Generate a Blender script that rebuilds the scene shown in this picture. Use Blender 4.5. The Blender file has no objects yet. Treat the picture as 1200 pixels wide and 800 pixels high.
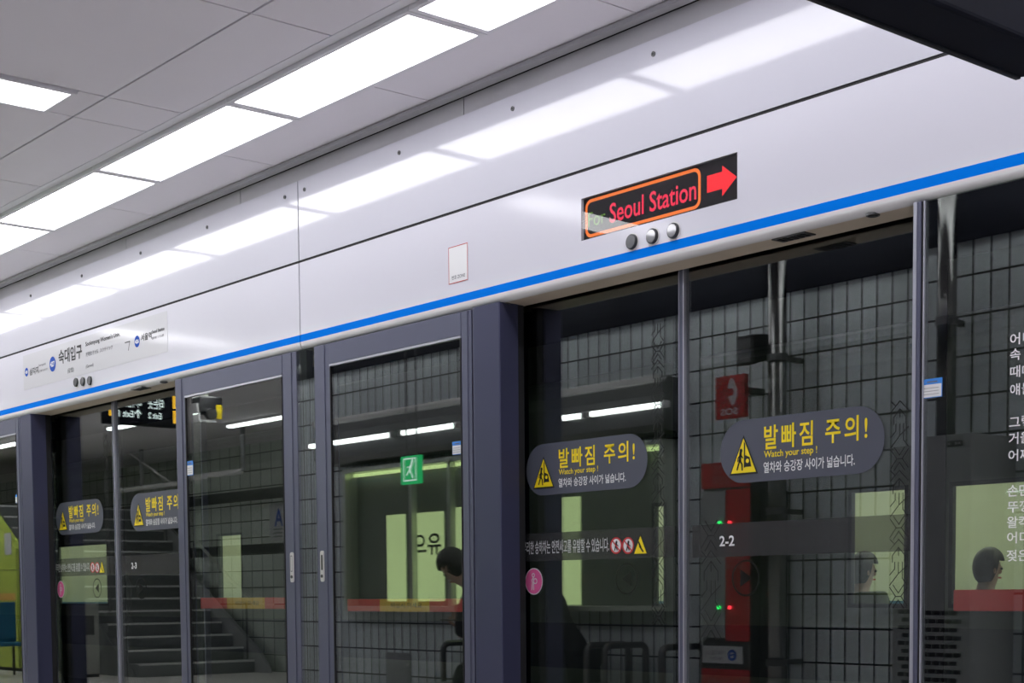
import bpy, bmesh, math, random
from mathutils import Vector, Matrix
random.seed(7)
SC = bpy.context.scene
COL = SC.collection
PI = math.pi

# ------------------------------------------------------------------ camera, world, exposure
EYE = 1.05
F_PX, PP_Y, PITCH, ROLL, YAW = 1771.146, 812.18, -0.0665059, -0.00821515, 0.698609
_f = Vector((-math.cos(YAW) * math.cos(PITCH), math.sin(YAW) * math.cos(PITCH), math.sin(PITCH)))
_r = _f.cross(Vector((0, 0, 1))).normalized()
_u = _r.cross(_f)
CR = math.cos(ROLL) * _r + math.sin(ROLL) * _u
CU = -math.sin(ROLL) * _r + math.cos(ROLL) * _u
cd = bpy.data.cameras.new('camera')
cam = bpy.data.objects.new('camera', cd)
COL.objects.link(cam)
cd.sensor_width = 36.0
cd.lens = F_PX / 1200 * 36
cd.shift_y = (PP_Y - 400) / 1200
cd.clip_start = 0.05
cd.clip_end = 200
mw = Matrix((CR, CU, -_f)).transposed().to_4x4()
mw.translation = (0, 0, EYE)
cam.matrix_world = mw
SC.camera = cam

W = bpy.data.worlds.new('tunnel_dark')
SC.world = W
W.use_nodes = True
W.node_tree.nodes['Background'].inputs[0].default_value = (0.55, 0.62, 0.7, 1)
W.node_tree.nodes['Background'].inputs[1].default_value = 0.0
SC.view_settings.view_transform = 'Standard'
SC.view_settings.look = 'None'
SC.view_settings.exposure = 0.0
SC.view_settings.gamma = 1.0
SC.view_settings.use_curve_mapping = False
cy = SC.cycles
cy.use_denoising = True
cy.max_bounces = 8
cy.diffuse_bounces = 4
cy.glossy_bounces = 4
cy.transmission_bounces = 4
cy.transparent_max_bounces = 24
cy.caustics_reflective = False
cy.caustics_refractive = False
cy.sample_clamp_indirect = 6.0

CEIL_LIGHT = 7.0        # emission of the platform's ceiling panels
TUNNEL_FILL = 2.2
TRAIN_LAMP = 7.0

def ray(px, py):
    return _f + (px - 600) / F_PX * CR - (py - PP_Y) / F_PX * CU

def on_y(px, py, Y):
    """world (x, z) on the plane y = Y"""
    d = ray(px, py)
    return d.x * Y / d.y, EYE + d.z * Y / d.y

def X(px, Y, py=560):
    return on_y(px, py, Y)[0]

def seen(px, py, wall, glass):
    """world (x, z) on a surface y = wall whose reflection shows in a pane at y = glass"""
    return on_y(px, py, 2 * glass - wall)

# ------------------------------------------------------------------ materials
def mat(name, col, rough=0.5, metal=0.0, coat=0.0, spec=0.5, noise=0.0, nscale=8.0, bump=0.0, bscale=40.0, coat_rough=0.03):
    m = bpy.data.materials.new(name)
    m.use_nodes = True
    nt = m.node_tree
    b = nt.nodes['Principled BSDF']
    b.inputs['Base Color'].default_value = (*col, 1)
    b.inputs['Roughness'].default_value = rough
    b.inputs['Metallic'].default_value = metal
    b.inputs['Coat Weight'].default_value = coat
    b.inputs['Coat Roughness'].default_value = coat_rough
    b.inputs['Specular IOR Level'].default_value = spec
    if noise or bump:
        tc = nt.nodes.new('ShaderNodeTexCoord')
    if noise:
        n = nt.nodes.new('ShaderNodeTexNoise')
        n.inputs['Scale'].default_value = nscale
        n.inputs['Detail'].default_value = 4
        nt.links.new(tc.outputs['Object'], n.inputs['Vector'])
        mx = nt.nodes.new('ShaderNodeMix')
        mx.data_type = 'RGBA'
        mx.inputs[6].default_value = (*[c * (1 - noise) for c in col], 1)
        mx.inputs[7].default_value = (*[min(1, c * (1 + noise)) for c in col], 1)
        nt.links.new(n.outputs['Fac'], mx.inputs[0])
        nt.links.new(mx.outputs[2], b.inputs['Base Color'])
    if bump:
        n2 = nt.nodes.new('ShaderNodeTexNoise')
        n2.inputs['Scale'].default_value = bscale
        nt.links.new(tc.outputs['Object'], n2.inputs['Vector'])
        bp = nt.nodes.new('ShaderNodeBump')
        bp.inputs['Strength'].default_value = bump
        bp.inputs['Distance'].default_value = 0.01
        nt.links.new(n2.outputs['Fac'], bp.inputs['Height'])
        nt.links.new(bp.outputs['Normal'], b.inputs['Normal'])
    return m

def emit(name, col, s):
    m = bpy.data.materials.new(name)
    m.use_nodes = True
    nt = m.node_tree
    b = nt.nodes['Principled BSDF']
    b.inputs['Base Color'].default_value = (*[c * 0.3 for c in col], 1)
    b.inputs['Emission Color'].default_value = (*col, 1)
    b.inputs['Emission Strength'].default_value = s
    return m

def glass(name, tint, r0=0.045, wob=0.0):
    m = bpy.data.materials.new(name)
    m.use_nodes = True
    nt = m.node_tree
    for n in list(nt.nodes):
        nt.nodes.remove(n)
    out = nt.nodes.new('ShaderNodeOutputMaterial')
    tr = nt.nodes.new('ShaderNodeBsdfTransparent')
    tr.inputs[0].default_value = (*tint, 1)
    gl = nt.nodes.new('ShaderNodeBsdfGlossy')
    gl.inputs['Roughness'].default_value = 0.0
    gl.inputs[0].default_value = (1, 1, 1, 1)
    lw = nt.nodes.new('ShaderNodeLayerWeight')
    lw.inputs[0].default_value = 0.5
    pw = nt.nodes.new('ShaderNodeMath'); pw.operation = 'POWER'; pw.inputs[1].default_value = 5
    ma = nt.nodes.new('ShaderNodeMath'); ma.operation = 'MULTIPLY_ADD'
    ma.inputs[1].default_value = 1 - r0
    ma.inputs[2].default_value = r0
    nt.links.new(lw.outputs['Facing'], pw.inputs[0])
    nt.links.new(pw.outputs[0], ma.inputs[0])
    mx = nt.nodes.new('ShaderNodeMixShader')
    nt.links.new(ma.outputs[0], mx.inputs[0])
    nt.links.new(tr.outputs[0], mx.inputs[1])
    nt.links.new(gl.outputs[0], mx.inputs[2])
    nt.links.new(mx.outputs[0], out.inputs[0])
    if wob:
        tc = nt.nodes.new('ShaderNodeTexCoord')
        nz = nt.nodes.new('ShaderNodeTexNoise'); nz.inputs['Scale'].default_value = 2.2; nz.inputs['Detail'].default_value = 1
        nt.links.new(tc.outputs['Object'], nz.inputs['Vector'])
        bp = nt.nodes.new('ShaderNodeBump'); bp.inputs['Strength'].default_value = wob; bp.inputs['Distance'].default_value = 0.01
        nt.links.new(nz.outputs['Fac'], bp.inputs['Height'])
        nt.links.new(bp.outputs['Normal'], gl.inputs['Normal'])
    return m

def film(name, col, opacity):
    m = bpy.data.materials.new(name)
    m.use_nodes = True
    nt = m.node_tree
    b = nt.nodes['Principled BSDF']
    b.inputs['Base Color'].default_value = (*col, 1)
    b.inputs['Roughness'].default_value = 0.3
    b.inputs['Alpha'].default_value = opacity
    return m

def tile(name, col, tw, th, grout=(0.012, 0.014, 0.014), mortar=0.006, axis='x', accent=None):
    """flat stacked tiles with dark joints, laid out by the object's own metres"""
    m = bpy.data.materials.new(name)
    m.use_nodes = True
    nt = m.node_tree
    b = nt.nodes['Principled BSDF']
    tc = nt.nodes.new('ShaderNodeTexCoord')
    sp = nt.nodes.new('ShaderNodeSeparateXYZ')
    cb = nt.nodes.new('ShaderNodeCombineXYZ')
    nt.links.new(tc.outputs['Object'], sp.inputs[0])
    nt.links.new(sp.outputs['X' if axis == 'x' else 'Y'], cb.inputs[0])
    nt.links.new(sp.outputs['Z'], cb.inputs[1])
    br = nt.nodes.new('ShaderNodeTexBrick')
    br.offset = 0.0
    br.squash = 1.0
    br.inputs['Scale'].default_value = 1.0
    br.inputs['Brick Width'].default_value = tw
    br.inputs['Row Height'].default_value = th
    br.inputs['Mortar Size'].default_value = mortar
    br.inputs['Mortar Smooth'].default_value = 0.1
    br.inputs['Bias'].default_value = 0.0
    br.inputs['Color1'].default_value = (*[c * 0.86 for c in col], 1)
    br.inputs['Color2'].default_value = (*[c * 1.1 for c in col], 1)
    br.inputs['Mortar'].default_value = (*grout, 1)
    nt.links.new(cb.outputs[0], br.inputs['Vector'])
    last = br.outputs['Color']
    if accent:
        for z0, z1 in accent:
            g1 = nt.nodes.new('ShaderNodeMath'); g1.operation = 'GREATER_THAN'; g1.inputs[1].default_value = z0
            g2 = nt.nodes.new('ShaderNodeMath'); g2.operation = 'LESS_THAN'; g2.inputs[1].default_value = z1
            mu = nt.nodes.new('ShaderNodeMath'); mu.operation = 'MULTIPLY'
            nt.links.new(sp.outputs['Z'], g1.inputs[0]); nt.links.new(sp.outputs['Z'], g2.inputs[0])
            nt.links.new(g1.outputs[0], mu.inputs[0]); nt.links.new(g2.outputs[0], mu.inputs[1])
            mx = nt.nodes.new('ShaderNodeMix'); mx.data_type = 'RGBA'
            mx.inputs[7].default_value = (0.03, 0.033, 0.035, 1)
            nt.links.new(mu.outputs[0], mx.inputs[0]); nt.links.new(last, mx.inputs[6])
            last = mx.outputs[2]
    nt.links.new(last, b.inputs['Base Color'])
    b.inputs['Roughness'].default_value = 0.35
    return m

M = {}
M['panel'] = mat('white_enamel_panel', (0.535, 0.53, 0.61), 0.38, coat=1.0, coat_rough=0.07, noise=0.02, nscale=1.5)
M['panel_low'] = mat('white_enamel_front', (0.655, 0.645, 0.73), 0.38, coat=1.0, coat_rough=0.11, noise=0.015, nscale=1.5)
M['lip'] = mat('white_lip', (0.72, 0.71, 0.72), 0.5, spec=0.3)
M['soffit'] = mat('cream_soffit', (0.60, 0.51, 0.40), 0.5, noise=0.05)
M['stripe'] = mat('blue_stripe', (0.0, 0.19, 0.80), 0.7, spec=0.03)
M['gap'] = mat('black_gap', (0.008, 0.007, 0.008), 0.7)
M['cornice'] = mat('cornice_paint', (0.42, 0.41, 0.44), 0.5, noise=0.08, nscale=3)
M['ceil'] = mat('ceiling_panel_paint', (0.88, 0.84, 0.89), 0.55, noise=0.03, nscale=2)
M['ceil2'] = mat('ceiling_slab', (0.02, 0.018, 0.02), 0.8)
M['lightframe'] = mat('light_frame', (0.86, 0.84, 0.88), 0.45)
M['hall'] = emit('hall_fill', (0.97, 1.0, 0.98), 22.0)
M['bench_fill'] = emit('bench_fill', (0.97, 0.985, 1.0), 7.8)
M['diffuser'] = emit('light_diffuser', (0.97, 0.965, 1.0), CEIL_LIGHT)
M['frame'] = mat('door_frame_metal', (0.112, 0.117, 0.178), 0.42, metal=0.35, noise=0.05, nscale=5)
M['frame_edge'] = mat('door_frame_bright_edge', (0.5, 0.5, 0.58), 0.35, metal=0.6)
M['post'] = mat('post_metal', (0.05, 0.053, 0.108), 0.42, metal=0.3, noise=0.06, nscale=5)
M['seal'] = mat('black_seal', (0.006, 0.006, 0.008), 0.6)
M['frit'] = mat('black_glass_border', (0.004, 0.004, 0.007), 0.6, spec=0.0)
M['glass'] = glass('door_glass', (0.84, 0.88, 0.85), 0.12, 0.0015)
M['clear'] = glass('clear_cover', (0.96, 0.97, 0.96), 0.028)
M['steel'] = mat('stainless', (0.52, 0.51, 0.5), 0.3, metal=1.0, noise=0.05)
M['plate'] = mat('lock_plate_steel', (0.62, 0.6, 0.6), 0.45, metal=0.4)
M['dsteel'] = mat('dark_steel', (0.13, 0.13, 0.135), 0.35, metal=0.8)
M['black'] = mat('black_plastic', (0.008, 0.008, 0.011), 0.45)
M['signblack'] = mat('sign_black', (0.006, 0.007, 0.013), 0.7, spec=0.15, noise=0.2, nscale=60)
M['sticker'] = mat('sticker_grey', (0.078, 0.084, 0.115), 0.5)
M['yellow'] = mat('sticker_yellow', (0.92, 0.70, 0.01), 0.5)
M['white'] = mat('sticker_white', (0.78, 0.78, 0.8), 0.5)
M['softwhite'] = mat('faded_white', (0.5, 0.5, 0.52), 0.5)
M['ink'] = mat('ink_black', (0.012, 0.012, 0.014), 0.5)
M['inkgrey'] = mat('ink_grey', (0.16, 0.16, 0.18), 0.5)
M['red'] = mat('red_print', (0.55, 0.03, 0.04), 0.45)
M['barred'] = mat('push_bar_red', (0.62, 0.06, 0.06), 0.4)
M['baryellow'] = mat('push_bar_yellow', (0.75, 0.42, 0.04), 0.4)
M['sosred'] = mat('sos_red', (0.42, 0.02, 0.025), 0.4)
M['pink'] = mat('pink_sticker', (0.8, 0.13, 0.36), 0.5)
M['bluesign'] = mat('blue_print', (0.008, 0.07, 0.42), 0.6, spec=0.2)
M['bluetag'] = mat('blue_tag', (0.05, 0.27, 0.8), 0.45)
M['signfilm'] = mat('sign_film', (0.6, 0.595, 0.64), 0.35, coat=1.0, coat_rough=0.1)
M['band'] = film('grey_band_film', (0.05, 0.05, 0.055), 0.62)
M['arrowfilm'] = film('dark_arrow_film', (0.004, 0.006, 0.006), 0.9)
M['fretfilm'] = mat('dark_fret_lines', (0.01, 0.011, 0.013), 0.5)
M['led_bg'] = mat('led_matrix', (0.003, 0.0015, 0.007), 0.6, spec=0.2)
M['led_red'] = emit('led_red', (1.0, 0.015, 0.08), 0.75)
M['led_arrow'] = emit('led_arrow_red', (1.0, 0.005, 0.02), 0.9)
M['led_orange'] = emit('led_orange', (1.0, 0.2, 0.02), 0.8)
M['led_green'] = emit('led_green', (0.25, 0.6, 0.04), 0.3)
M['ledg'] = emit('indicator_green', (0.02, 1.0, 0.15), 6.0)
M['ledr'] = emit('indicator_red', (1.0, 0.04, 0.06), 7.0)
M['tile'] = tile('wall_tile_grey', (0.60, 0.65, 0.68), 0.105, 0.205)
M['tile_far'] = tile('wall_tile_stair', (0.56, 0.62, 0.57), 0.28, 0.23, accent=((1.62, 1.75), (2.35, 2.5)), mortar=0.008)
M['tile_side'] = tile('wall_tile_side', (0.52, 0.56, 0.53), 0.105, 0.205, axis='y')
M['floor'] = mat('floor_stone', (0.75, 0.72, 0.70), 0.3, noise=0.2, nscale=30)
M['wallplain'] = mat('plain_wall', (0.4, 0.4, 0.39), 0.6, noise=0.05)
M['conc'] = mat('tunnel_concrete', (0.06, 0.064, 0.06), 0.8, noise=0.3, nscale=2, bump=0.3)
M['trainbody'] = mat('train_silver', (0.13, 0.148, 0.135), 0.4, metal=0.2, noise=0.05)
M['traindark'] = mat('train_dark', (0.02, 0.025, 0.035), 0.5)
M['trainblue'] = mat('train_blue', (0.02, 0.028, 0.05), 0.4)
M['traininside'] = mat('train_inside', (0.62, 0.66, 0.46), 0.6, noise=0.1, nscale=3)
M['trainlamp'] = emit('train_lamp', (1.0, 1.0, 0.80), TRAIN_LAMP)
M['tunnelfill'] = emit('tunnel_lamp_tube', (0.85, 1.0, 0.8), TUNNEL_FILL)
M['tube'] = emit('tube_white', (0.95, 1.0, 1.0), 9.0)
M['exit'] = emit('exit_green', (0.02, 0.75, 0.22), 1.5)
M['exitw'] = emit('exit_white', (0.8, 1.0, 0.9), 2.4)
M['board'] = mat('case_board', (0.22, 0.25, 0.21), 0.5, noise=0.3, nscale=4)
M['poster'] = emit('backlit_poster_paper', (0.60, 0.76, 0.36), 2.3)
M['posterink'] = mat('poster_ink', (0.12, 0.16, 0.1), 0.6)
M['stair'] = mat('stair_granite', (0.15, 0.16, 0.165), 0.5, noise=0.35, nscale=40)
M['nosing'] = mat('stair_nosing', (0.7, 0.71, 0.71), 0.4)
M['green'] = mat('green_cladding', (0.46, 0.56, 0.10), 0.45, noise=0.05)
M['orange'] = mat('orange_strip', (0.75, 0.42, 0.12), 0.5)
M['teal'] = mat('teal_plastic', (0.02, 0.14, 0.25), 0.4)
M['cloth'] = mat('black_cloth', (0.007, 0.007, 0.009), 0.9, noise=0.3, nscale=20)
M['hair'] = mat('black_hair', (0.005, 0.004, 0.004), 0.55, bump=0.4, bscale=60)
M['skin'] = mat('skin', (0.5, 0.33, 0.25), 0.5)
M['lampglass'] = mat('lamp_glass_grey', (0.20, 0.20, 0.21), 0.06, metal=0.35, coat=1.0, coat_rough=0.01)
M['bezel'] = mat('lamp_bezel', (0.05, 0.05, 0.055), 0.3, metal=0.6)
M['rail'] = mat('pale_rail', (0.62, 0.66, 0.58), 0.3, metal=0.5)
M['pipe'] = mat('pipe_steel', (0.22, 0.22, 0.22), 0.25, metal=1.0)
M['ash'] = mat('panel_grey', (0.28, 0.29, 0.3), 0.5)

# ------------------------------------------------------------------ mesh helpers
LOC = {}
def thing(name, label, cat, loc, group=None):
    o = bpy.data.objects.new(name, None)
    COL.objects.link(o)
    o.location = loc
    o.empty_display_size = 0.1
    o['label'] = label
    o['category'] = cat
    if group:
        o['group'] = group
    LOC[o] = Vector(loc)
    return o

def tag(o, label, cat, group=None):
    o['label'] = label
    o['category'] = cat
    if group:
        o['group'] = group
    return o

class MB:
    def __init__(s):
        s.bm = bmesh.new()
    def box(s, x0, x1, y0, y1, z0, z1):
        x0, x1 = min(x0, x1), max(x0, x1); y0, y1 = min(y0, y1), max(y0, y1); z0, z1 = min(z0, z1), max(z0, z1)
        v = [s.bm.verts.new(p) for p in ((x0,y0,z0),(x1,y0,z0),(x1,y1,z0),(x0,y1,z0),(x0,y0,z1),(x1,y0,z1),(x1,y1,z1),(x0,y1,z1))]
        for f in ((0,3,2,1),(4,5,6,7),(0,1,5,4),(1,2,6,5),(2,3,7,6),(3,0,4,7)):
            s.bm.faces.new([v[i] for i in f])
        return s
    def cyl(s, p0, p1, r, seg=16, r1=None):
        p0, p1 = Vector(p0), Vector(p1)
        r1 = r if r1 is None else r1
        d = (p1 - p0).normalized()
        a = d.orthogonal().normalized(); b = d.cross(a)
        A = [s.bm.verts.new(p0 + r * (math.cos(t) * a + math.sin(t) * b)) for t in (2 * PI * i / seg for i in range(seg))]
        B = [s.bm.verts.new(p1 + r1 * (math.cos(t) * a + math.sin(t) * b)) for t in (2 * PI * i / seg for i in range(seg))]
        for i in range(seg):
            s.bm.faces.new((A[i], A[(i + 1) % seg], B[(i + 1) % seg], B[i]))
        s.bm.faces.new(A[::-1]); s.bm.faces.new(B)
        return s
    def tube(s, pts, r, seg=10):
        pts = [Vector(p) for p in pts]
        rings = []
        ref = None
        for i, p in enumerate(pts):
            d = (pts[min(i + 1, len(pts) - 1)] - pts[max(i - 1, 0)]).normalized()
            a = d.orthogonal().normalized() if ref is None else (ref - ref.dot(d) * d).normalized()
            ref = a
            b = d.cross(a)
            rings.append([s.bm.verts.new(p + r * (math.cos(2 * PI * k / seg) * a + math.sin(2 * PI * k / seg) * b)) for k in range(seg)])
        for A, B in zip(rings, rings[1:]):
            for k in range(seg):
                s.bm.faces.new((A[k], A[(k + 1) % seg], B[(k + 1) % seg], B[k]))
        s.bm.faces.new(rings[0][::-1]); s.bm.faces.new(rings[-1])
        return s
    def prism(s, poly, axis, a0, a1):
        """poly in the plane normal to axis (x: (y,z), y: (x,z), z: (x,y)) swept from a0 to a1"""
        def P(p, a):
            return {'x': (a, p[0], p[1]), 'y': (p[0], a, p[1]), 'z': (p[0], p[1], a)}[axis]
        A = [s.bm.verts.new(P(p, a0)) for p in poly]
        B = [s.bm.verts.new(P(p, a1)) for p in poly]
        n = len(poly)
        for i in range(n):
            s.bm.faces.new((A[i], A[(i + 1) % n], B[(i + 1) % n], B[i]))
        s.bm.faces.new(A[::-1]); s.bm.faces.new(B)
        return s
    def ball(s, c, r, sx=1, sy=1, sz=1, seg=16):
        res = bmesh.ops.create_uvsphere(s.bm, u_segments=seg, v_segments=max(6, seg // 2), radius=r)
        for v in res['verts']:
            v.co = Vector((v.co.x * sx, v.co.y * sy, v.co.z * sz)) + Vector(c)
        return s
    def face(s, pts):
        s.bm.faces.new([s.bm.verts.new(p) for p in pts])
        return s
    def build(s, name, m, parent=None, smooth=False, bevel=0.0):
        bmesh.ops.recalc_face_normals(s.bm, faces=s.bm.faces[:])
        return link(name, s.bm, m, parent, smooth, bevel)

def link(name, bm, m, parent=None, smooth=False, bevel=0.0):
    me = bpy.data.meshes.new(name)
    off = LOC.get(parent, Vector((0, 0, 0))) if parent is not None else Vector((0, 0, 0))
    if parent is None and len(bm.verts):
        # a thing that is one mesh keeps its origin at its own base
        lo = [min(v.co[i] for v in bm.verts) for i in range(3)]
        hi = [max(v.co[i] for v in bm.verts) for i in range(3)]
        off = Vector(((lo[0] + hi[0]) / 2, (lo[1] + hi[1]) / 2, lo[2]))
    for v in bm.verts:
        v.co -= off
    bm.to_mesh(me)
    bm.free()
    me.materials.append(m)
    o = bpy.data.objects.new(name, me)
    COL.objects.link(o)
    if parent is not None:
        o.parent = parent
        LOC[o] = off
    else:
        o.location = off
        LOC[o] = off
    if smooth:
        for p in me.polygons:
            p.use_smooth = True
    if bevel:
        b = o.modifiers.new('bevel', 'BEVEL')
        b.width = bevel
        b.segments = 3
        b.limit_method = 'ANGLE'
    return o

def struct(name, mb, m):
    """the setting keeps the world origin, so its tile and panel patterns share one grid"""
    me = bpy.data.meshes.new(name)
    bmesh.ops.recalc_face_normals(mb.bm, faces=mb.bm.faces[:])
    mb.bm.to_mesh(me); mb.bm.free()
    me.materials.append(m)
    o = bpy.data.objects.new(name, me)
    COL.objects.link(o)
    o['kind'] = 'structure'
    return o

def on(plane, a, b):
    ax, k = plane
    return (a, k, b) if ax == 'y' else (k, a, b)

def flat(name, loops, plane, m, parent, label=None):
    """printed shapes lying on a surface: loops of 2-D points on the plane ('y', Y) or ('x', X)"""
    bm = bmesh.new()
    for lp in loops:
        bm.faces.new([bm.verts.new(on(plane, *p)) for p in lp])
    o = link(name, bm, m, parent)
    if label:
        o['label'] = label
    return o

def rect(x0, x1, z0, z1):
    return [(x0, z0), (x1, z0), (x1, z1), (x0, z1)]

def rrect(x0, x1, z0, z1, r, n=8):
    x0, x1 = min(x0, x1), max(x0, x1)
    P = []
    for cx, cz, a in ((x1 - r, z0 + r, -90), (x1 - r, z1 - r, 0), (x0 + r, z1 - r, 90), (x0 + r, z0 + r, 180)):
        for i in range(n + 1):
            t = math.radians(a + 90 * i / n)
            P.append((cx + r * math.cos(t), cz + r * math.sin(t)))
    return P

def disc(cx, cz, rx, rz=None, n=32):
    rz = rx if rz is None else rz
    return [(cx + rx * math.cos(2 * PI * i / n), cz + rz * math.sin(2 * PI * i / n)) for i in range(n)]

def band(outer, inner):
    n = len(outer)
    return [[outer[i], outer[(i + 1) % n], inner[(i + 1) % n], inner[i]] for i in range(n)]

def ring(cx, cz, r, w, n=32):
    return band(disc(cx, cz, r, n=n), disc(cx, cz, r - w, n=n))

def stroke(pts, w):
    out = []
    for (ax, az), (bx, bz) in zip(pts, pts[1:]):
        L = math.hypot(bx - ax, bz - az) or 1
        nx, nz = -(bz - az) / L * w / 2, (bx - ax) / L * w / 2
        ex, ez = (bx - ax) / L * w / 2, (bz - az) / L * w / 2
        out.append([(ax - ex + nx, az - ez + nz), (bx + ex + nx, bz + ez + nz), (bx + ex - nx, bz + ez - nz), (ax - ex - nx, az - ez - nz)])
    return out

def thick(pts, w):
    """one closed outline around a bent line"""
    L, R = [], []
    for i, (x, z) in enumerate(pts):
        a = pts[max(i - 1, 0)]; b = pts[min(i + 1, len(pts) - 1)]
        d = math.hypot(b[0] - a[0], b[1] - a[1]) or 1
        nx, nz = -(b[1] - a[1]) / d, (b[0] - a[0]) / d
        ww = w[i] if isinstance(w, list) else w
        L.append((x + nx * ww / 2, z + nz * ww / 2)); R.append((x - nx * ww / 2, z - nz * ww / 2))
    return band_strip(L, R)

def band_strip(L, R):
    return [[L[i], L[i + 1], R[i + 1], R[i]] for i in range(len(L) - 1)]

def text(body, x0, x1, z0, z1, plane, m, parent, name='lettering', bold=0.0, label=None, gap=1.0):
    """lettering that fills the rectangle; x0 is where reading starts"""
    c = bpy.data.curves.new('t', 'FONT')
    c.body = body
    c.offset = bold
    c.space_character = gap
    c.resolution_u = 3
    o = bpy.data.objects.new('t', c)
    COL.objects.link(o)
    dg = bpy.context.evaluated_depsgraph_get()
    me = bpy.data.meshes.new_from_object(o.evaluated_get(dg))
    bpy.data.objects.remove(o)
    bm = bmesh.new()
    bm.from_mesh(me)
    bpy.data.meshes.remove(me)
    xs = [v.co.x for v in bm.verts]; ys = [v.co.y for v in bm.verts]
    a, b, c0, d = min(xs), max(xs), min(ys), max(ys)
    for v in bm.verts:
        u = (v.co.x - a) / (b - a); w = (v.co.y - c0) / (d - c0)
        v.co = on(plane, x0 + (x1 - x0) * u, z0 + (z1 - z0) * w)
    o = link(name, bm, m, parent)
    if label:
        o['label'] = label
    return o

def wall_holes(mb, x0, x1, z0, z1, y0, y1, holes):
    xs = sorted({x0, x1, *[h[0] for h in holes], *[h[1] for h in holes]})
    zs = sorted({z0, z1, *[h[2] for h in holes], *[h[3] for h in holes]})
    for a, b in zip(xs, xs[1:]):
        for c, d in zip(zs, zs[1:]):
            mx, mz = (a + b) / 2, (c + d) / 2
            if any(h[0] < mx < h[1] and h[2] < mz < h[3] for h in holes):
                continue
            mb.box(a, b, y0, y1, c, d)
    return mb

# ------------------------------------------------------------------ key sizes
YF = 4.0            # front of the screen-door line
YE = 4.006          # glass of the emergency doors and fixed panels
YS = 4.17           # glass of the sliding leaves
YD = 4.8            # rear of the platform edge
UNIT = 4.784        # one door bay to the next
CZ = 3.13           # ceiling
Z_BOT = EYE + 0.2965 * YF
Z_SB = EYE + 0.305 * YF
Z_ST = EYE + 0.3135 * YF
Z_SEAM = EYE + 0.4005 * YF
Z_TOP = EYE + 0.496 * YF
WALL_Y = 1.1        # tiled wall facing the screen doors
FAR_Y = -2.8
J = -1.584 * YF     # joint between the two header cabinets
XL, XR = J - UNIT, J + UNIT

# ------------------------------------------------------------------ the room
struct('floor', MB().box(-32, 6, -5, 4.36, -0.25, 0), M['floor'])
struct('trim_1', MB().box(-32, 6, 4.36, 4.46, -1.3, -0.02), M['conc'])
# ceiling: panels over a dark slab, the joints are real gaps
cm = MB()
g = 0.010
bays = [-6.03 - 5.02 * k for k in range(-2, 5)]      # the cross lights' near edges
cross = []
for b in bays:
    cross += [b, b - 0.335]
    for k in range(1, 4):
        cross.append(b - 0.335 - 1.171 * k)
cross = sorted(set(round(c, 4) for c in cross if -30 < c < 5.5))
edges = [-32] + cross + [6]
LY0, LY1 = 3.288, 3.655     # the row of light panels
for a, b in zip(edges, edges[1:]):
    cm.box(a + g / 2, b - g / 2, 2.885, 3.225, CZ, CZ + 0.02)
    narrow = abs((b - a) - 0.335) < 0.02
    if narrow:
        cm.box(a + g / 2, b - g / 2, 2.76, 2.875, CZ, CZ + 0.02)
        cm.box(a + g / 2, b - g / 2, -5, 1.52, CZ, CZ + 0.02)
    else:
        cm.box(a + g / 2, b - g / 2, -5, 2.875, CZ, CZ + 0.02)
x = -32.0
k0 = -5.23
c2 = sorted(k0 - 1.245 * k for k in range(-8, 22))
c2 = [-32] + [c for c in c2 if -31 < c < 5.5] + [6]
for a, b in zip(c2, c2[1:]):
    cm.box(a + g / 3, b - g / 3, 3.668, 3.985, CZ, CZ + 0.02)
ceil_o = struct('ceiling', cm, M['ceil'])
struct('trim_2', MB().box(-32, 6, -5, 4.02, CZ + 0.03, CZ + 0.2), M['ceil2'])
struct('trim_3', MB().box(-32, 6, 3.2352, 3.282, CZ + 0.004, CZ + 0.02), M['lightframe'])
struct('trim_4', MB().box(-32, 6, 3.955, 3.998, CZ - 0.022, CZ - 0.004), M['cornice'])
# platform walls
struct('wall_back', MB().box(-11.2, -3.9, 0.85, WALL_Y, 0, CZ), M['tile'])
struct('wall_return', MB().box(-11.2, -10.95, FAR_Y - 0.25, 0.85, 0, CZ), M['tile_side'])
struct('wall_stair', MB().box(-32, -11.2, FAR_Y - 0.25, FAR_Y, 0, CZ), M['tile_far'])
struct('wall_alcove', MB().box(-3.9, 6, -1.5, -1.25, 0, CZ), M['tile'])
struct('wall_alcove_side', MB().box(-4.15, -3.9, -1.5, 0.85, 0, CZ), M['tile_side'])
struct('wall_right', MB().box(6, 6.25, -5, 4.36, 0, CZ), M['wallplain'])
struct('wall_left', MB().box(-32.25, -32, -5, 4.36, 0, CZ), M['wallplain'])
# tunnel
struct('wall_tunnel', MB().box(-32, 6, 12.0, 12.3, -1.3, 4.8), M['conc'])
struct('wall_tunnel_left', MB().box(-32.3, -32, 4.4, 12.3, -1.3, 4.8), M['conc'])
struct('wall_tunnel_right', MB().box(6, 6.3, 4.4, 12.3, -1.3, 4.8), M['conc'])
struct('wall_over_doors', MB().box(-32, 6, 4.36, 4.5, CZ, 4.8), M['conc'])
struct('ceiling_tunnel', MB().box(-32, 6, 4.36, 12.3, 4.8, 5.0), M['conc'])
struct('floor_track', MB().box(-32, 6, 4.36, 12.3, -1.5, -1.3), M['conc'])

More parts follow.
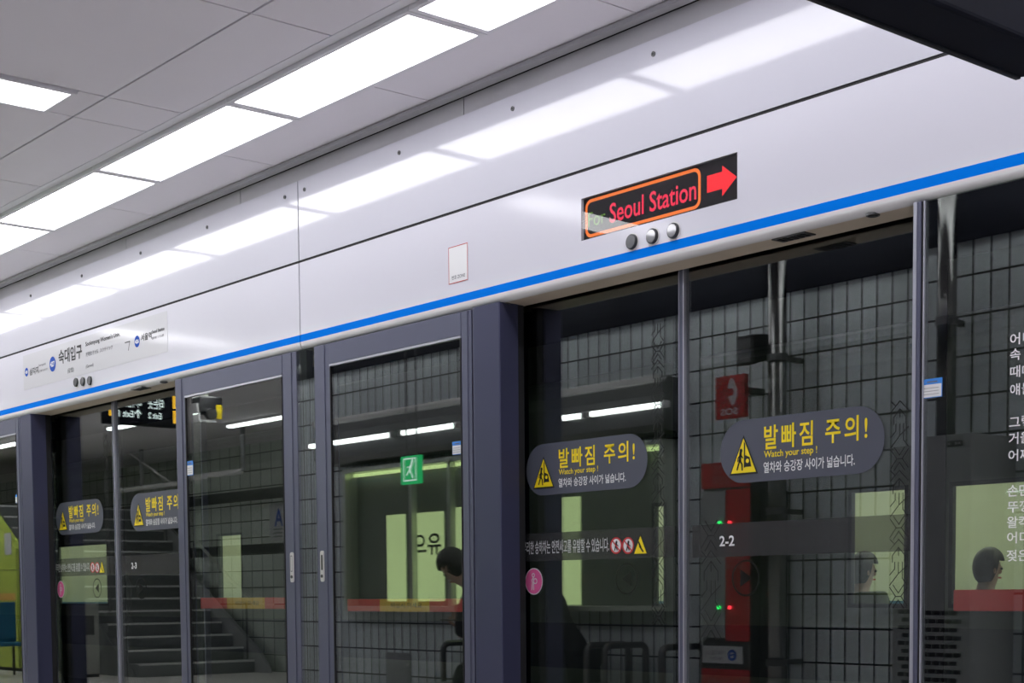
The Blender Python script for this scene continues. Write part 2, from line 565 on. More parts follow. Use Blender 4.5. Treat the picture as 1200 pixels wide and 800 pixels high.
# ------------------------------------------------------------------ ceiling lights
P0 = -4.571 * YF / 4.1
PITCH_L = 1.331 * YF / 4.1
row = [P0 - PITCH_L * k for k in range(-5, 13)]
for k in range(-5, 13):
    x1 = P0 - PITCH_L * k + PITCH_L
    x0 = P0 - PITCH_L * k
    if k <= 4:
        order = {0: 'first', 1: 'second', 2: 'third', 3: 'fourth', 4: 'fifth'}.get(k)
        lab = f'white ceiling light panel over the door line, {order} in the row from the top edge' if order else 'white ceiling light panel in the row beyond the top edge of the view'
    else:
        lab = 'white ceiling light panel far along the row over the doors'
    t = thing('ceiling_light', lab, 'ceiling light', (x0 + PITCH_L / 2, (LY0 + LY1) / 2, CZ - 0.012), 'light panels along the platform edge')
    mb = MB()
    e = 0.022
    mb.box(x0 + .003, x1 - .003, LY0, LY0 + e, CZ - .012, CZ + .02).box(x0 + .003, x1 - .003, LY1 - e, LY1, CZ - .012, CZ + .02)
    mb.box(x0 + .003, x0 + .03, LY0 + e, LY1 - e, CZ - .012, CZ + .02).box(x1 - .03, x1 - .003, LY0 + e, LY1 - e, CZ - .012, CZ + .02)
    mb.build('light_frame', M['lightframe'], t)
    MB().box(x0 + .03, x1 - .03, LY0 + e, LY1 - e, CZ - .006, CZ + .012).build('diffuser', M['diffuser'], t)
for i, b in enumerate(bays):
    if b - .335 < -31 or b > 5:
        continue
    lab = {2: 'white ceiling light panel set across the ceiling at the left edge of the photo'}.get(i, f'white ceiling light panel set across the ceiling, bay {["over the waiting alcove","past the black sign","","over the tiled wall","by the stairs","beyond the stairs","at the far end of the hall"][min(i,6)]}'.strip())
    t = thing('cross_ceiling_light', lab, 'ceiling light', (b - .1675, 2.14, CZ - .012), 'cross light panels')
    x0, x1, y0, y1 = b - .325, b - .01, 1.53, 2.755
    e = 0.02
    MB().box(x0, x1, y0, y0 + e, CZ - .012, CZ + .02).box(x0, x1, y1 - e, y1, CZ - .012, CZ + .02).box(x0, x0 + e, y0 + e, y1 - e, CZ - .012, CZ + .02).box(x1 - e, x1, y0 + e, y1 - e, CZ - .012, CZ + .02).build('light_frame', M['lightframe'], t)
    MB().box(x0 + e, x1 - e, y0 + e, y1 - e, CZ - .006, CZ + .012).build('diffuser', M['diffuser'], t)

# ------------------------------------------------------------------ header cabinets over the doors
def header(x0, x1, label, boltpx):
    t = thing('door_header', label, 'header', ((x0 + x1) / 2, YF + .18, Z_BOT), 'header cabinets')
    gp = 0.004
    MB().box(x0 + .02, x1 - .02, YF + .03, YF + .36, Z_BOT + .05, CZ + .02).build('cabinet_body', M['gap'], t)
    MB().box(x0 + .0005, x1 - .0005, YF + .004, YF + .03, Z_SEAM - .006, Z_SEAM + .006).box(x0 + .0005, x0 + gp, YF + .004, YF + .03, Z_BOT + .02, Z_TOP).box(x1 - gp, x1 - .0005, YF + .004, YF + .03, Z_BOT + .02, Z_TOP).build('seam_filler', M['gap'], t)
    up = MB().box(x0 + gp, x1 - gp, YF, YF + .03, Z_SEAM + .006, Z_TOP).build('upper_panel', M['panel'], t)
    for bx in boltpx:
        mb = MB().cyl((bx, YF - .004, Z_TOP - .052), (bx, YF + .005, Z_TOP - .052), .0095, 16)
        b = mb.build('bolt', M['dsteel'], up)
        MB().cyl((bx, YF - .0055, Z_TOP - .052), (bx, YF - .003, Z_TOP - .052), .0045, 6).build('bolt_socket', M['ink'], up)
    lo = MB()
    holes = []
    if x0 < -4 < x1:
        lx0, lx1, lz0, lz1 = LEDR
        holes = [(lx0, lx1, lz0, lz1)]
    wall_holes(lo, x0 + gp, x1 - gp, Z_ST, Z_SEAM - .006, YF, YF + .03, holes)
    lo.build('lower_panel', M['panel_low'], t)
    MB().box(x0 + gp, x1 - gp, YF - .0005, YF + .03, Z_SB, Z_ST).build('blue_stripe', M['stripe'], t)
    # rounded lip below the stripe
    prof = [(YF + .03, Z_SB), (YF - .0005, Z_SB)]
    R = .024
    for i in range(9):
        a = PI / 2 * i / 8
        prof.append((YF + R - R * math.cos(a), Z_BOT + R - R * math.sin(a)))
    prof.append((YF + .03, Z_BOT))
    MB().prism(prof, 'x', x0 + gp, x1 - gp).build('rounded_lip', M['lip'], t, smooth=False)
    MB().box(x0 + gp, x1 - gp, YF + .03, YF + .145, Z_BOT, Z_BOT + .05).box(x0 + gp, x1 - gp, YF + .22, YF + .36, Z_BOT, Z_BOT + .05).build('soffit', M['soffit'], t)
    return t

LEDR = (-1.082 * YF, -0.885 * YF, EYE + .335 * YF, EYE + .3745 * YF)
zb = 0
bolts_r = [X(p, YF, q) for p, q in ((766, 62), (601, 128), (468, 180), (357, 222))] + [-2.2]
bolts_l = [X(p, YF, q) for p, q in ((334, 232), (243, 267), (165, 297), (96, 322), (36, 345))] + [-10.35, -10.9]
header(J, XR, 'long white door header with the red arrival display and a blue stripe', bolts_r)
header(XL, J, 'white door header carrying the station name strip, blue stripe below', bolts_l)
header(XL - UNIT, XL, 'white door header at the far end of the platform', [])
header(XR, 6, 'white door header beyond the right edge of the view', [])
mb = MB()
for a, b in ((-32, -8.2), (-8.195, -6.9), (-6.895, -5.06), (-5.055, 6)):
    mb.box(a, b, YF + .012, YF + .05, Z_TOP + .003, CZ - .02)
t = struct('trim_5', mb, M['cornice'])
struct('wall_door_line_left', MB().box(-32, XL - UNIT - .005, YF, YF + .36, 0, CZ), M['wallplain'])

# ------------------------------------------------------------------ small marks shared by the glass stickers
def caution(parent, x0, x1, z0, z1, Y):
    H = z1 - z0; Wd = x1 - x0
    def U(u): return x0 + Wd * u
    def V(v): return z0 + H * v
    st = flat('caution_sticker', [rrect(x0, x1, z0, z1, H * .495, 14)], ('y', Y - .0012), M['sticker'], parent, 'grey pill-shaped caution sticker with yellow and white lettering')
    p2, p3, p4 = ('y', Y - .0024), ('y', Y - .0034), ('y', Y - .0044)
    tri = [(.062, .13), (.25, .13), (.156, .76)]
    trI = [(.074, .16), (.238, .16), (.156, .71)]
    flat('warning_triangle', [[(U(a), V(b)) for a, b in tri]], p2, M['ink'], st)
    flat('warning_triangle', [[(U(a), V(b)) for a, b in trI]], p3, M['yellow'], st)
    # figure stepping off an edge, black on the yellow
    sh = []
    sh.append([(U(.160), V(.24)), (U(.168), V(.24)), (U(.168), V(.62)), (U(.160), V(.66))])
    sh.append([(U(.168), V(.25)), (U(.208), V(.25)), (U(.198), V(.40)), (U(.168), V(.44))])
    sh.append(disc(U(.141), V(.515), H * .032, n=12))
    sh += stroke([(U(.138), V(.47)), (U(.134), V(.36))], H * .05)
    sh += stroke([(U(.138), V(.45)), (U(.122), V(.40)), (U(.120), V(.35))], H * .022)
    sh += stroke([(U(.136), V(.46)), (U(.152), V(.40))], H * .022)
    sh += stroke([(U(.134), V(.36)), (U(.124), V(.29)), (U(.116), V(.22))], H * .028)
    sh += stroke([(U(.134), V(.36)), (U(.147), V(.30)), (U(.149), V(.21))], H * .028)
    flat('pictogram', sh, p4, M['ink'], st)
    flat('pictogram', [disc(U(.184), V(.345), H * .035, n=12)], ('y', Y - .0052), M['yellow'], st)
    text('발빠짐 주의!', U(.288), U(.905), V(.49), V(.87), p2, M['yellow'], st, bold=.016, gap=1.28)
    text('Watch your step !', U(.288), U(.615), V(.335), V(.475), p2, M['yellow'], st, bold=.012)
    text('열차와 승강장 사이가 넓습니다.', U(.285), U(.835), V(.125), V(.30), p2, M['white'], st, bold=.014)
    return st

def arrow_mark(parent, cx, cz, s, Y, left):
    o = flat('door_arrow_sticker', ring(cx, cz, s, s * .1, 36), ('y', Y - .0015), M['arrowfilm'], parent, 'round dark sticker with a triangle showing which way the leaf slides')
    d = -1 if left else 1
    flat('arrow_triangle', [[(cx + d * s * .42, cz), (cx - d * s * .38, cz + s * .48), (cx - d * s * .38, cz - s * .48)]], ('y', Y - .0016), M['arrowfilm'], o)

def fret(parent, x0, x1, z0, z1, Y):
    """strip of geometric lattice lines on the glass"""
    w = x1 - x0
    out = []
    n = int((z1 - z0) / w)
    h = (z1 - z0) / n
    lw = .0028
    for i in range(n):
        b = z0 + i * h
        P = lambda u, v: (x0 + w * u, b + h * v)
        if i % 3 == 0:
            for q in ([(0, .1), (.35, .5), (0, .9)], [(1, .1), (.65, .5), (1, .9)], [(.2, 0), (.5, .35), (.8, 0)], [(.2, 1), (.5, .65), (.8, 1)], [(.35, .5), (.65, .5)]):
                out += stroke([P(*c) for c in q], lw)
        elif i % 3 == 1:
            for q in ([(0, 0), (.5, .5), (.5, 1)], [(1, 0), (.72, .3), (.72, 1)], [(0, .45), (.28, .7), (.28, 1)], [(.5, .5), (1, .85)]):
                out += stroke([P(*c) for c in q], lw)
        else:
            for q in ([(.15, 0), (.15, .3), (.5, .65), (.85, .3), (.85, 0)], [(0, .55), (.5, 1), (1, .55)], [(.5, .65), (.5, .3)], [(0, 1), (.25, .8)]):
                out += stroke([P(*c) for c in q], lw)
    return flat('lattice_film', out, ('y', Y - .0014), M['fretfilm'], parent)

def pink_badge(parent, cx, cz, r, Y):
    o = flat('pink_badge', [disc(cx, cz, r)], ('y', Y - .0015), M['white'], parent, 'round pink priority sticker with a white figure')
    flat('badge_face', [disc(cx, cz, r * .93)], ('y', Y - .0026), M['pink'], o)
    s = r
    L = ring(cx - .02 * s, cz + .46 * s, .17 * s, .07 * s, 20)
    L += stroke([(cx - .02 * s, cz + .28 * s), (cx - .2 * s, cz + .1 * s), (cx - .12 * s, cz - .1 * s), (cx - .2 * s, cz - .62 * s)], .07 * s)
    L += stroke([(cx - .02 * s, cz + .28 * s), (cx + .02 * s, cz - .62 * s)], .07 * s)
    L += ring(cx + .2 * s, cz + .02 * s, .22 * s, .07 * s, 20)
    flat('badge_figure', L, ('y', Y - .0036), M['white'], o)

def tag_card(parent, x0, x1, z0, z1, Y):
    o = flat('blue_white_tag', [rect(x0, x1, z0, z1)], ('y', Y - .0015), M['bluetag'], parent, 'small blue and white notice tag')
    H = z1 - z0; w = x1 - x0
    flat('tag_face', [rect(x0 + w * .03, x1 - w * .03, z0 + H * .04, z1 - H * .30)], ('y', Y - .0025), M['white'], o)
    L = []
    for k in range(3):
        L += [rect(x0 + w * .12, x1 - w * .14, z0 + H * (.18 + .16 * k), z0 + H * (.20 + .16 * k))]
    L += [rect(x0 + w * .28, x1 - w * .22, z1 - H * .2, z1 - H * .14)]
    flat('tag_print', L, ('y', Y - .0033), M['inkgrey'], o)

# ------------------------------------------------------------------ sliding leaves
S_L, S_R = -4.925, -2.86          # door opening of the near bay
S_M = X(799, YS, 560)            # where the two leaves meet
def leaf(x0, x1, side, number, label, near):
    """x0..x1 is the leaf, side is 'l' or 'r' (which way it opens), sizes in metres"""
    t = thing('sliding_door', label, 'sliding door', ((x0 + x1) / 2, YS, 0), 'sliding screen doors')
    zt = Z_BOT + .03
    st = .024
    a = x0 + (.012 if side == 'l' else st)
    b = x1 - (st * .35 if side == 'l' else .012)
    MB().box(a, b, YS, YS + .006, .06, zt).build('glass_pane', M['glass'], t)
    # black borders printed on the back of the pane
    bw = .055
    mb = MB()
    yb = YS + .0125
    mb.box(a, b, yb, yb + .002, Z_BOT - .165, zt)
    mb.box(a, a + bw, yb, yb + .002, .06, Z_BOT - .165)
    mb.box(b - bw * .9, b, yb, yb + .002, .06, Z_BOT - .165)
    mb.box(a + bw, b - bw * .9, yb, yb + .002, .06, .35)
    mb.build('glass_border', M['frit'], t)
    f = MB()
    if side == 'l':
        f.box(x1 - st * .35, x1, YS - .012, YS + .03, .03, zt)
        f.box(x0, x0 + .012, YS - .005, YS + .03, .03, zt)
    else:
        f.box(x0, x0 + st * .75, YS - .012, YS + .03, .03, zt)
        f.box(x1 - .012, x1, YS - .005, YS + .03, .03, zt)
    f.box(x0 + .012, x1 - .012, YS - .002, YS + .03, .03, .06)
    f.build('leaf_stile', M['frame'], t, bevel=.002)
    e = MB()
    if side == 'r':
        e.box(x0 + st * .75, x0 + st, YS - .014, YS + .02, .03, zt)
    else:
        e.box(x1 - st * .1, x1 - st * .02, YS - .0135, YS - .012, .03, zt)
    e.build('edge_strip', M['frame_edge'], t)
    return t, a, b

def sliding_pair(dx, number, where):
    tl, a, b = leaf(S_L + dx, S_M + dx, 'l', number, f'left glass sliding leaf of the {where}, grey pill caution sticker', dx == 0)
    # stickers: their places are measured on the near bay and carried over by the bay spacing
    x0, z0 = on_y(617, 545, YS); x1, _ = on_y(759, 545, YS)
    zc = on_y(688, 545, YS)[1]; hh = (on_y(688, 508, YS)[1] - on_y(688, 581, YS)[1]) / 2
    hh = min(hh, .105)
    caution(tl, x0 + dx, x1 + dx, zc - hh, zc + hh, YS)
    # text band
    bz1 = on_y(700, 621, YS)[1]; bz0 = on_y(700, 655, YS)[1]
    flat('grey_band', [rect(a + .05, b - .03, bz0, bz1)], ('y', YS - .0008), M['band'], tl)
    tz0, tz1 = on_y(660, 648, YS)[1], on_y(660, 632, YS)[1]
    text('무리한 승하차는 안전사고를 유발할 수 있습니다.', X(613, YS, 640) + dx, X(714, YS, 640) + dx, tz0, tz1, ('y', YS - .0018), M['softwhite'], tl, 'band_lettering', bold=.012)
    for px in (722.5, 736.5):
        cx, cz = on_y(px, 639, YS); cx += dx
        r = .033
        o = flat('prohibition_mark', [disc(cx, cz, r * .8)], ('y', YS - .0018), M['white'], tl, 'red ring prohibition mark')
        flat('mark_ring', ring(cx, cz, r, r * .2), ('y', YS - .0026), M['red'], o)
        s = r
        L = [disc(cx + .1 * s, cz + .42 * s, .16 * s, n=12)] + stroke([(cx + .05 * s, cz + .25 * s), (cx - .05 * s, cz - .15 * s)], .3 * s) + stroke([(cx - .05 * s, cz - .15 * s), (cx - .25 * s, cz - .55 * s)], .16 * s) + stroke([(cx, cz - .15 * s), (cx + .2 * s, cz - .5 * s)], .16 * s) + stroke([(cx, cz + .2 * s), (cx + .35 * s, cz - .05 * s)], .12 * s)
        flat('mark_figure', L, ('y', YS - .0032), M['ink'], o)
        flat('mark_slash', stroke([(cx - .6 * s, cz + .6 * s), (cx + .6 * s, cz - .6 * s)], .16 * s), ('y', YS - .0038), M['red'], o)
    cx, cz = on_y(751, 639, YS); cx += dx
    o = flat('small_warning_triangle', [[(cx - .04, cz - .034), (cx + .04, cz - .034), (cx, cz + .044)]], ('y', YS - .0018), M['ink'], tl)
    flat('triangle_face', [[(cx - .034, cz - .031), (cx + .034, cz - .031), (cx, cz + .037)]], ('y', YS - .0026), M['yellow'], o)
    flat('triangle_mark', stroke([(cx - .008, cz + .012), (cx + .002, cz - .006)], .008) + stroke([(cx - .002, cz - .004), (cx + .014, cz - .022)], .007), ('y', YS - .0034), M['ink'], o)
    cx, cz = on_y(734.5, 678, YS)
    arrow_mark(tl, cx + dx, cz, .062, YS, True)
    cx, cz = on_y(626, 681, YS)
    pink_badge(tl, cx + dx, cz, .056, YS)
    fx0, fx1 = X(764, YS, 600) + dx, X(778.5, YS, 600) + dx
    fret(tl, fx0, fx1, on_y(770, 732, YS)[1], on_y(770, 380, YS)[1], YS)

    tr, a, b = leaf(S_M + dx, S_R + dx, 'r', number, f'right glass sliding leaf of the {where}, door number {number} in white', dx == 0)
    x0 = X(844.5, YS, 520); x1 = X(1037, YS, 520)
    zc = on_y(940, 522, YS)[1]; hh = (on_y(940, 483, YS)[1] - on_y(940, 561, YS)[1]) / 2
    caution(tr, x0 + dx, x1 + dx, zc - .112, zc + .112, YS)
    bz1 = on_y(950, 608, YS)[1]; bz0 = on_y(950, 649, YS)[1]
    flat('grey_band', [rect(a + .03, b - .05, bz0, bz1)], ('y', YS - .0008), M['band'], tr)
    xx0, zz0 = on_y(843.5, 640, YS); xx1, zz1 = on_y(861, 627, YS)
    text(number, xx0 + dx, xx1 + dx, zz0, zz1, ('y', YS - .0018), M['white'], tr, 'door_number', bold=.02, label='white door number')
    cx, cz = on_y(874, 677, YS)
    arrow_mark(tr, cx + dx, cz, .066, YS, False)
    fret(tr, X(1043.5, YS, 600) + dx, X(1064, YS, 600) + dx, on_y(1050, 712, YS)[1], on_y(1050, 470, YS)[1], YS)
    fret(tr, X(822, YS, 650) + dx, X(845, YS, 650) + dx, on_y(830, 750, YS)[1], on_y(830, 610, YS)[1], YS)
    return tl, tr

sliding_pair(0, '2-2', 'near door under the red display')
sliding_pair(-UNIT, '2-3', 'door showing the stairs')

# ------------------------------------------------------------------ posts at the door openings
P_X0, P_X1 = X(552.5, YF, 500) + .002, -1.206 * YF
def post(dx, label):
    t = thing('door_post', label, 'post', ((P_X0 + P_X1) / 2 + dx, YF + .12, 0), 'door posts')
    x0, x1 = P_X0 + dx, P_X1 + dx
    zt = Z_BOT
    prof = [(x0, YF + .1), (x0, YF + .02)]
    for i in range(6):
        a = PI / 2 * i / 5
        prof.append((x0 + .02 - .02 * math.cos(a), YF + .02 - .02 * math.sin(a)))
    prof += [(x1 - .004, YF), (x1, YF + .004), (x1, YF + .06)]
    prof += [(x1, YF + .1), (x0 + .02, YF + .1)]
    MB().prism(prof, 'z', 0, zt).build('post_body', M['post'], t)
    MB().box(x1 - .04, x1 - .004, YF + .1, YF + .135, 0, zt).build('rubber_seal', M['seal'], t)
    return t
post(0, 'dark grey vertical post left of the near sliding door')
post(-UNIT, 'dark grey vertical post left of the stairs door')

# ------------------------------------------------------------------ emergency doors
def bar(parent, x0, x1, z0, z1, cuts):
    """red push bar behind the glass with a yellow middle"""
    y0, y1 = YE + .025, YE + .06
    b = MB().box(x0, cuts[0], y0, y1, z0, z1).box(cuts[1], x1, y0, y1, z0, z1).build('push_bar', M['barred'], parent, bevel=.003)
    b['label'] = 'red push bar with a yellow middle'
    MB().box(cuts[0], cuts[1], y0, y1, z0, z1).build('bar_plate', M['baryellow'], b)
    m = (cuts[0] + cuts[1]) / 2; w = cuts[1] - cuts[0]
    text('비상시 미세요', m - w * .26, m + w * .36, z0 + (z1 - z0) * .3, z0 + (z1 - z0) * .72, ('y', y0 - .001), M['ink'], b, 'bar_lettering')
    MB().box(x0 + .03, x0 + .06, y1, y1 + .03, z0, z1).box(x1 - .06, x1 - .03, y1, y1 + .03, z0, z1).build('bar_bracket', M['dsteel'], b)

def handle(parent, cx, zc, mirror):
    w, h = .022, .074
    b = MB().prism(rrect(cx - w / 2 - .004, cx + w / 2 + .004, zc - h, zc + h, .011), 'y', YF - .006, YF + .004).build('lock_plate', M['plate'], parent, bevel=.001)
    b['label'] = 'steel recessed pull with a keyhole'
    if mirror:
        flat('pull_slot', [rrect(cx - .006, cx + .007, zc - .018, zc + .055, .003)], ('y', YF - .0066), M['ink'], b)
    else:
        flat('pull_slot', band(rrect(cx - .009, cx + .008, zc - .022, zc + .058, .003), rrect(cx - .006, cx + .005, zc - .018, zc + .054, .003)), ('y', YF - .0066), M['inkgrey'], b)
    MB().cyl((cx, YF - .009, zc - .047), (cx, YF - .005, zc - .047), .008, 16).build('keyhole', M['dsteel'], b)
    flat('keyhole_slot', [rect(cx - .0015, cx + .0015, zc - .054, zc - .04)], ('y', YF - .0096), M['ink'], b)

def emergency(x0, x1, wl, wr, label, mirror, hx=None, barpx=None, tagpx=None):
    t = thing('emergency_door', label, 'emergency door', ((x0 + x1) / 2, YF + .03, 0), 'emergency exit doors')
    zt = Z_BOT - .004
    zr = zt - .108
    a, b = x0 + wl, x1 - wr
    y0, y1 = YF, YF + .05
    def stile(p, q):
        w = q - p
        return MB().box(p, q, y0 + .004, y1, .02, zt).box(p + w * .12, q - w * .32, y0, y0 + .004, .02, zt)
    stile(x0, a).build('stile', M['frame'], t, bevel=.002)
    stile(b, x1).build('stile', M['frame'], t, bevel=.002)
    MB().box(a, b, y0 + .002, y1, zr + .012, zt).box(a, b, y0 + .002, y1, .02, .14).build('rail', M['frame'], t, bevel=.002)
    MB().box(a, b, y0 - .001, y0 + .03, zr, zr + .010).build('rail_bead', M['frame_edge'], t)
    MB().box(a, a + .006, y0 + .001, YE + .012, .14, zr).box(b - .006, b, y0 + .001, YE + .012, .14, zr).build('glazing_seal', M['seal'], t)
    MB().box(a + .006, b - .006, YE, YE + .006, .14, zr).build('glass_pane', M['glass'], t)
    yb = YE + .0125
    MB().box(a, b, yb, yb + .002, zr - .09, zr).box(a, a + .035, yb, yb + .002, .14, zr - .09).box(b - .02, b, yb, yb + .002, .14, zr - .09).build('glass_border', M['frit'], t)
    if hx is not None:
        handle(t, hx, EYE + .0335 * YF, mirror)
    if barpx:
        p0, p1, q0, q1, yt, ybm = barpx
        Yb = YE + .025
        bar(t, X(p0, Yb, 706), X(p1, Yb, 706), on_y((p0 + p1) / 2, ybm, Yb)[1], on_y((p0 + p1) / 2, yt, Yb)[1], (X(q0, Yb, 706), X(q1, Yb, 706)))
    if tagpx:
        p0, p1, yt, ybm = tagpx
        xm = on_y(p0, yt, YE)[0]; xn = on_y(p1, yt, YE)[0]
        tag_card(t, xm, xn, on_y((p0 + p1) / 2, ybm, YE)[1], on_y((p0 + p1) / 2, yt, YE)[1], YE)
    return t

E1a, E1b = X(205.5, YF, 500), X(347.5, YF, 500)
E2a, E2b = X(368.5, YF, 500), X(552.5, YF, 500)
w_l = X(217, YF, 500) - E1a
w_c = E1b - X(331, YF, 500)
w_c2 = X(387, YF, 500) - E2a
w_r = E2b - X(540.5, YF, 500)
emergency(E1a, E1b, w_l, w_c, 'grey framed emergency glass door with pull plate, beside the stairs door', False, X(343, YF, 665), (235, 333, 266, 310, 700, 713), (218.5, 226.5, 540, 557))
emergency(E2a, E2b, w_c2, w_r, 'grey framed emergency glass door right of the header joint, green sign reflected', True, X(378.5, YF, 665), (407, 547, 445, 503, 701.5, 716.5), (530.3, 541.5, 517, 532.5))
emergency(E2a - UNIT, E2b - UNIT, w_c2, w_r, 'grey framed emergency glass door at the left edge of the photo', True, X(378.5, YF, 665) - UNIT, None, (18.2, 24.2, 579, 589))
emergency(E1a - UNIT, E1b - UNIT, w_l, w_c, 'grey framed emergency glass door far off beyond the left edge', False)
# slim fixed light between the two emergency doors
t = thing('mullion_panel', 'narrow dark strip between the two emergency doors', 'mullion', ((E1b + E2a) / 2, YF + .05, 0))
MB().box(E1b + .004, E2a - .004, YE, YE + .012, .02, Z_BOT - .004).build('glass_strip', M['glass'], t)
MB().box(E1b + .004, (E1b + E2a) / 2 - .01, YE + .0125, YE + .05, .02, Z_BOT - .004).build('mullion_bar', M['seal'], t)

# ------------------------------------------------------------------ fixed glass panel with the poem at the right
xs0 = X(1069.5, YF, 500)
xs1 = -1.65
t = thing('fixed_glass_panel', 'frameless glass panel at right with white poem lettering', 'glass panel', ((xs0 + xs1) / 2, YF + .03, 0))
zt = Z_BOT - .002
s1 = X(1081.5, YF, 500)
MB().box(xs0, s1 - .012, YF - .004, YF + .12, 0.02, zt).build('panel_stile', M['frame'], t, bevel=.002)
MB().box(xs0, xs0 + .012, YF - .006, YF - .004, 0.02, zt).build('edge_strip', M['frame_edge'], t)
MB().box(s1 - .012, s1 - .005, YF + .002, YF + .05, .02, zt).build('panel_seal', M['seal'], t)
MB().box(s1 - .005, s1, YF, YF + .05, .02, zt).build('glass_bead', M['frame_edge'], t)
MB().box(s1, xs1, YE, YE + .006, .02, zt).build('glass_pane', M['glass'], t)
yb = YE + .0125
MB().box(s1, xs1, yb, yb + .002, Z_BOT - .19, zt).box(s1, X(1106, YE, 500), yb, yb + .002, .02, Z_BOT - .19).build('glass_border', M['frit'], t)
MB().box(xs1, xs1 + .05, YF, YF + .05, .02, zt).build('panel_stile', M['frame'], t)
poem = [('어디', 1184, 398), ('속', 1184, 416), ('때때', 1184, 436), ('얘들', 1184, 457), ('그렇', 1183, 495), ('거울', 1182.5, 514), ('어찌', 1182, 534),
        ('손만', 1181, 575), ('뚜껑', 1181, 594), ('왈칵', 1180.5, 612), ('어디', 1180.5, 630), ('젖은', 1180, 651)]
for w, px, py in poem:
    xa, zc = on_y(px, py, YE)
    n = len(w)
    text(w, xa, xa + .034 * n + .004 * (n - 1), zc - .017, zc + .017, ('y', YE - .0015), M['white'], t, 'poem_lettering', bold=.012)
tag_card(t, X(1080.5, YE, 455), X(1104.5, YE, 455), on_y(1092, 466, YE)[1], on_y(1092, 443.5, YE)[1], YE)
Yb = YE + .025
zb0, zb1 = on_y(1160, 716, Yb)[1], on_y(1160, 690.5, Yb)[1]
b = MB().box(X(1117, Yb, 703), X(1260, Yb, 703), Yb, Yb + .035, zb0, zb1).build('push_bar', M['barred'], t, bevel=.003)
b['label'] = 'red push bar behind the glass'
MB().box(X(1130, Yb, 703), X(1140, Yb, 703), Yb + .035, Yb + .06, zb0, zb1).build('bar_bracket', M['dsteel'], b)
# platform-edge threshold under the doors
struct('trim_6', MB().box(-32, 6, YF - .02, 4.36, 0, .018), M['steel'])

# ------------------------------------------------------------------ red arrival display in the header
lx0, lx1, lz0, lz1 = LEDR
t = thing('arrival_display', 'red and orange LED display reading For Seoul Station with arrow', 'display', ((lx0 + lx1) / 2, YF, lz0))
YL = YF + .012
MB().box(lx0 + .002, lx1 - .002, YL, YL + .012, lz0 + .002, lz1 - .002).build('screen', M['led_bg'], t)
MB().prism([(YF + .001, lz0 + .002), (YF + .0027, lz1 - .002), (YF + .0067, lz1 - .002), (YF + .005, lz0 + .002)], 'x', lx0 + .002, lx1 - .002).build('cover', M['clear'], t)
Wd, H = lx1 - lx0, lz1 - lz0
U = lambda u: lx0 + Wd * u
V = lambda v: lz0 + H * v
pl = ('y', YL - .001)
flat('orange_border', band(rrect(U(.015), U(.772), V(.05), V(.95), H * .2), rrect(U(.03), U(.757), V(.125), V(.875), H * .14)), pl, M['led_orange'], t, 'orange rounded border')
text('For', U(.035), U(.155), V(.30), V(.64), pl, M['led_green'], t, 'green_lettering', bold=-.005)
text('Seoul Station', U(.185), U(.745), V(.255), V(.715), pl, M['led_red'], t, 'red_lettering', bold=.012)
flat('red_arrow', [[(U(.81), V(.33)), (U(.90), V(.33)), (U(.90), V(.17)), (U(.985), V(.50)), (U(.90), V(.83)), (U(.90), V(.70)), (U(.81), V(.70))]], pl, M['led_arrow'], t, 'red arrow pointing right')

# three round door lamps under each display
def lamp(px, py, dx, label):
    cx, cz = on_y(px, py, YF); cx += dx
    t = thing('door_lamp', label, 'lamp', (cx, YF, cz), 'round door lamps')
    r = .0275
    MB().cyl((cx, YF - .011, cz), (cx, YF + .002, cz), r, 28).build('bezel', M['bezel'], t, bevel=.002)
    MB().cyl((cx, YF - .0135, cz), (cx, YF - .010, cz), r * .84, 28).build('lens', M['lampglass'], t, bevel=.001)
    MB().cyl((cx, YF - .002, cz), (cx, YF + .003, cz), r * 1.17, 28).build('mounting_ring', M['lip'], t)
for i, (px, py) in enumerate(((741.5, 283.5), (765.5, 277), (790, 270.5))):
    o = ('leftmost', 'middle', 'rightmost')[i]
    lamp(px, py, 0, f'{o} of the three round grey lamps below the red display')
for i, (px, py) in enumerate(((90, 448), (98, 447), (106, 446))):
    o = ('leftmost', 'middle', 'rightmost')[i]
    lamp(px, py, 0, f'{o} of the three round lamps below the station name strip')

# ------------------------------------------------------------------ station name strip
def sgn(px, py): return on_y(px, py, YF)
x0, zt1 = sgn(27, 415); x1, zt2 = sgn(196, 366.5)
zt_ = (zt1 + zt2) / 2
zb_ = (sgn(27, 457)[1] + sgn(196, 413)[1]) / 2
t = thing('station_name_strip', 'pale station name strip with blue number circles and Korean lettering', 'sign', ((x0 + x1) / 2, YF, zb_))
MB().box(x0, x1, YF - .0012, YF - .0002, zb_, zt_).build('strip_film', M['signfilm'], t)
pa, pb = ('y', YF - .0022), ('y', YF - .0032)
def circ(px, py, r, num):
    cx, cz = sgn(px, py)
    flat('number_circle', [disc(cx, cz, r)], pa, M['bluesign'], t, f'blue circle numbered {num}')
    text(num, cx - r * .72, cx + r * .72, cz - r * .36, cz + r * .36, pb, M['white'], t, 'circle_number', bold=.035)
circ(31.5, 436, .028, '428'); circ(62, 426.5, .047, '427'); circ(161, 400, .033, '426')
def word(s, pxa, pya, pxb, h, m='ink', bold=.024):
    xa, zc = sgn(pxa, pya); xb = sgn(pxb, pya - .29 * (pxb - pxa))[0]
    text(s, xa, xb, zc - h / 2, zc + h / 2, pa, M[m], t, 'lettering', bold=bold)
word('삼각지', 35, 436, 45.5, .045)
word('Samgakji', 45.8, 428.5, 54, .017, 'inkgrey')
word('三角地 サムガクチ', 45.8, 435, 56, .015, 'inkgrey')
word('숙대입구', 69, 419, 96.5, .088, bold=.026)
word('(갈월)', 79.5, 435, 87, .034, 'inkgrey')
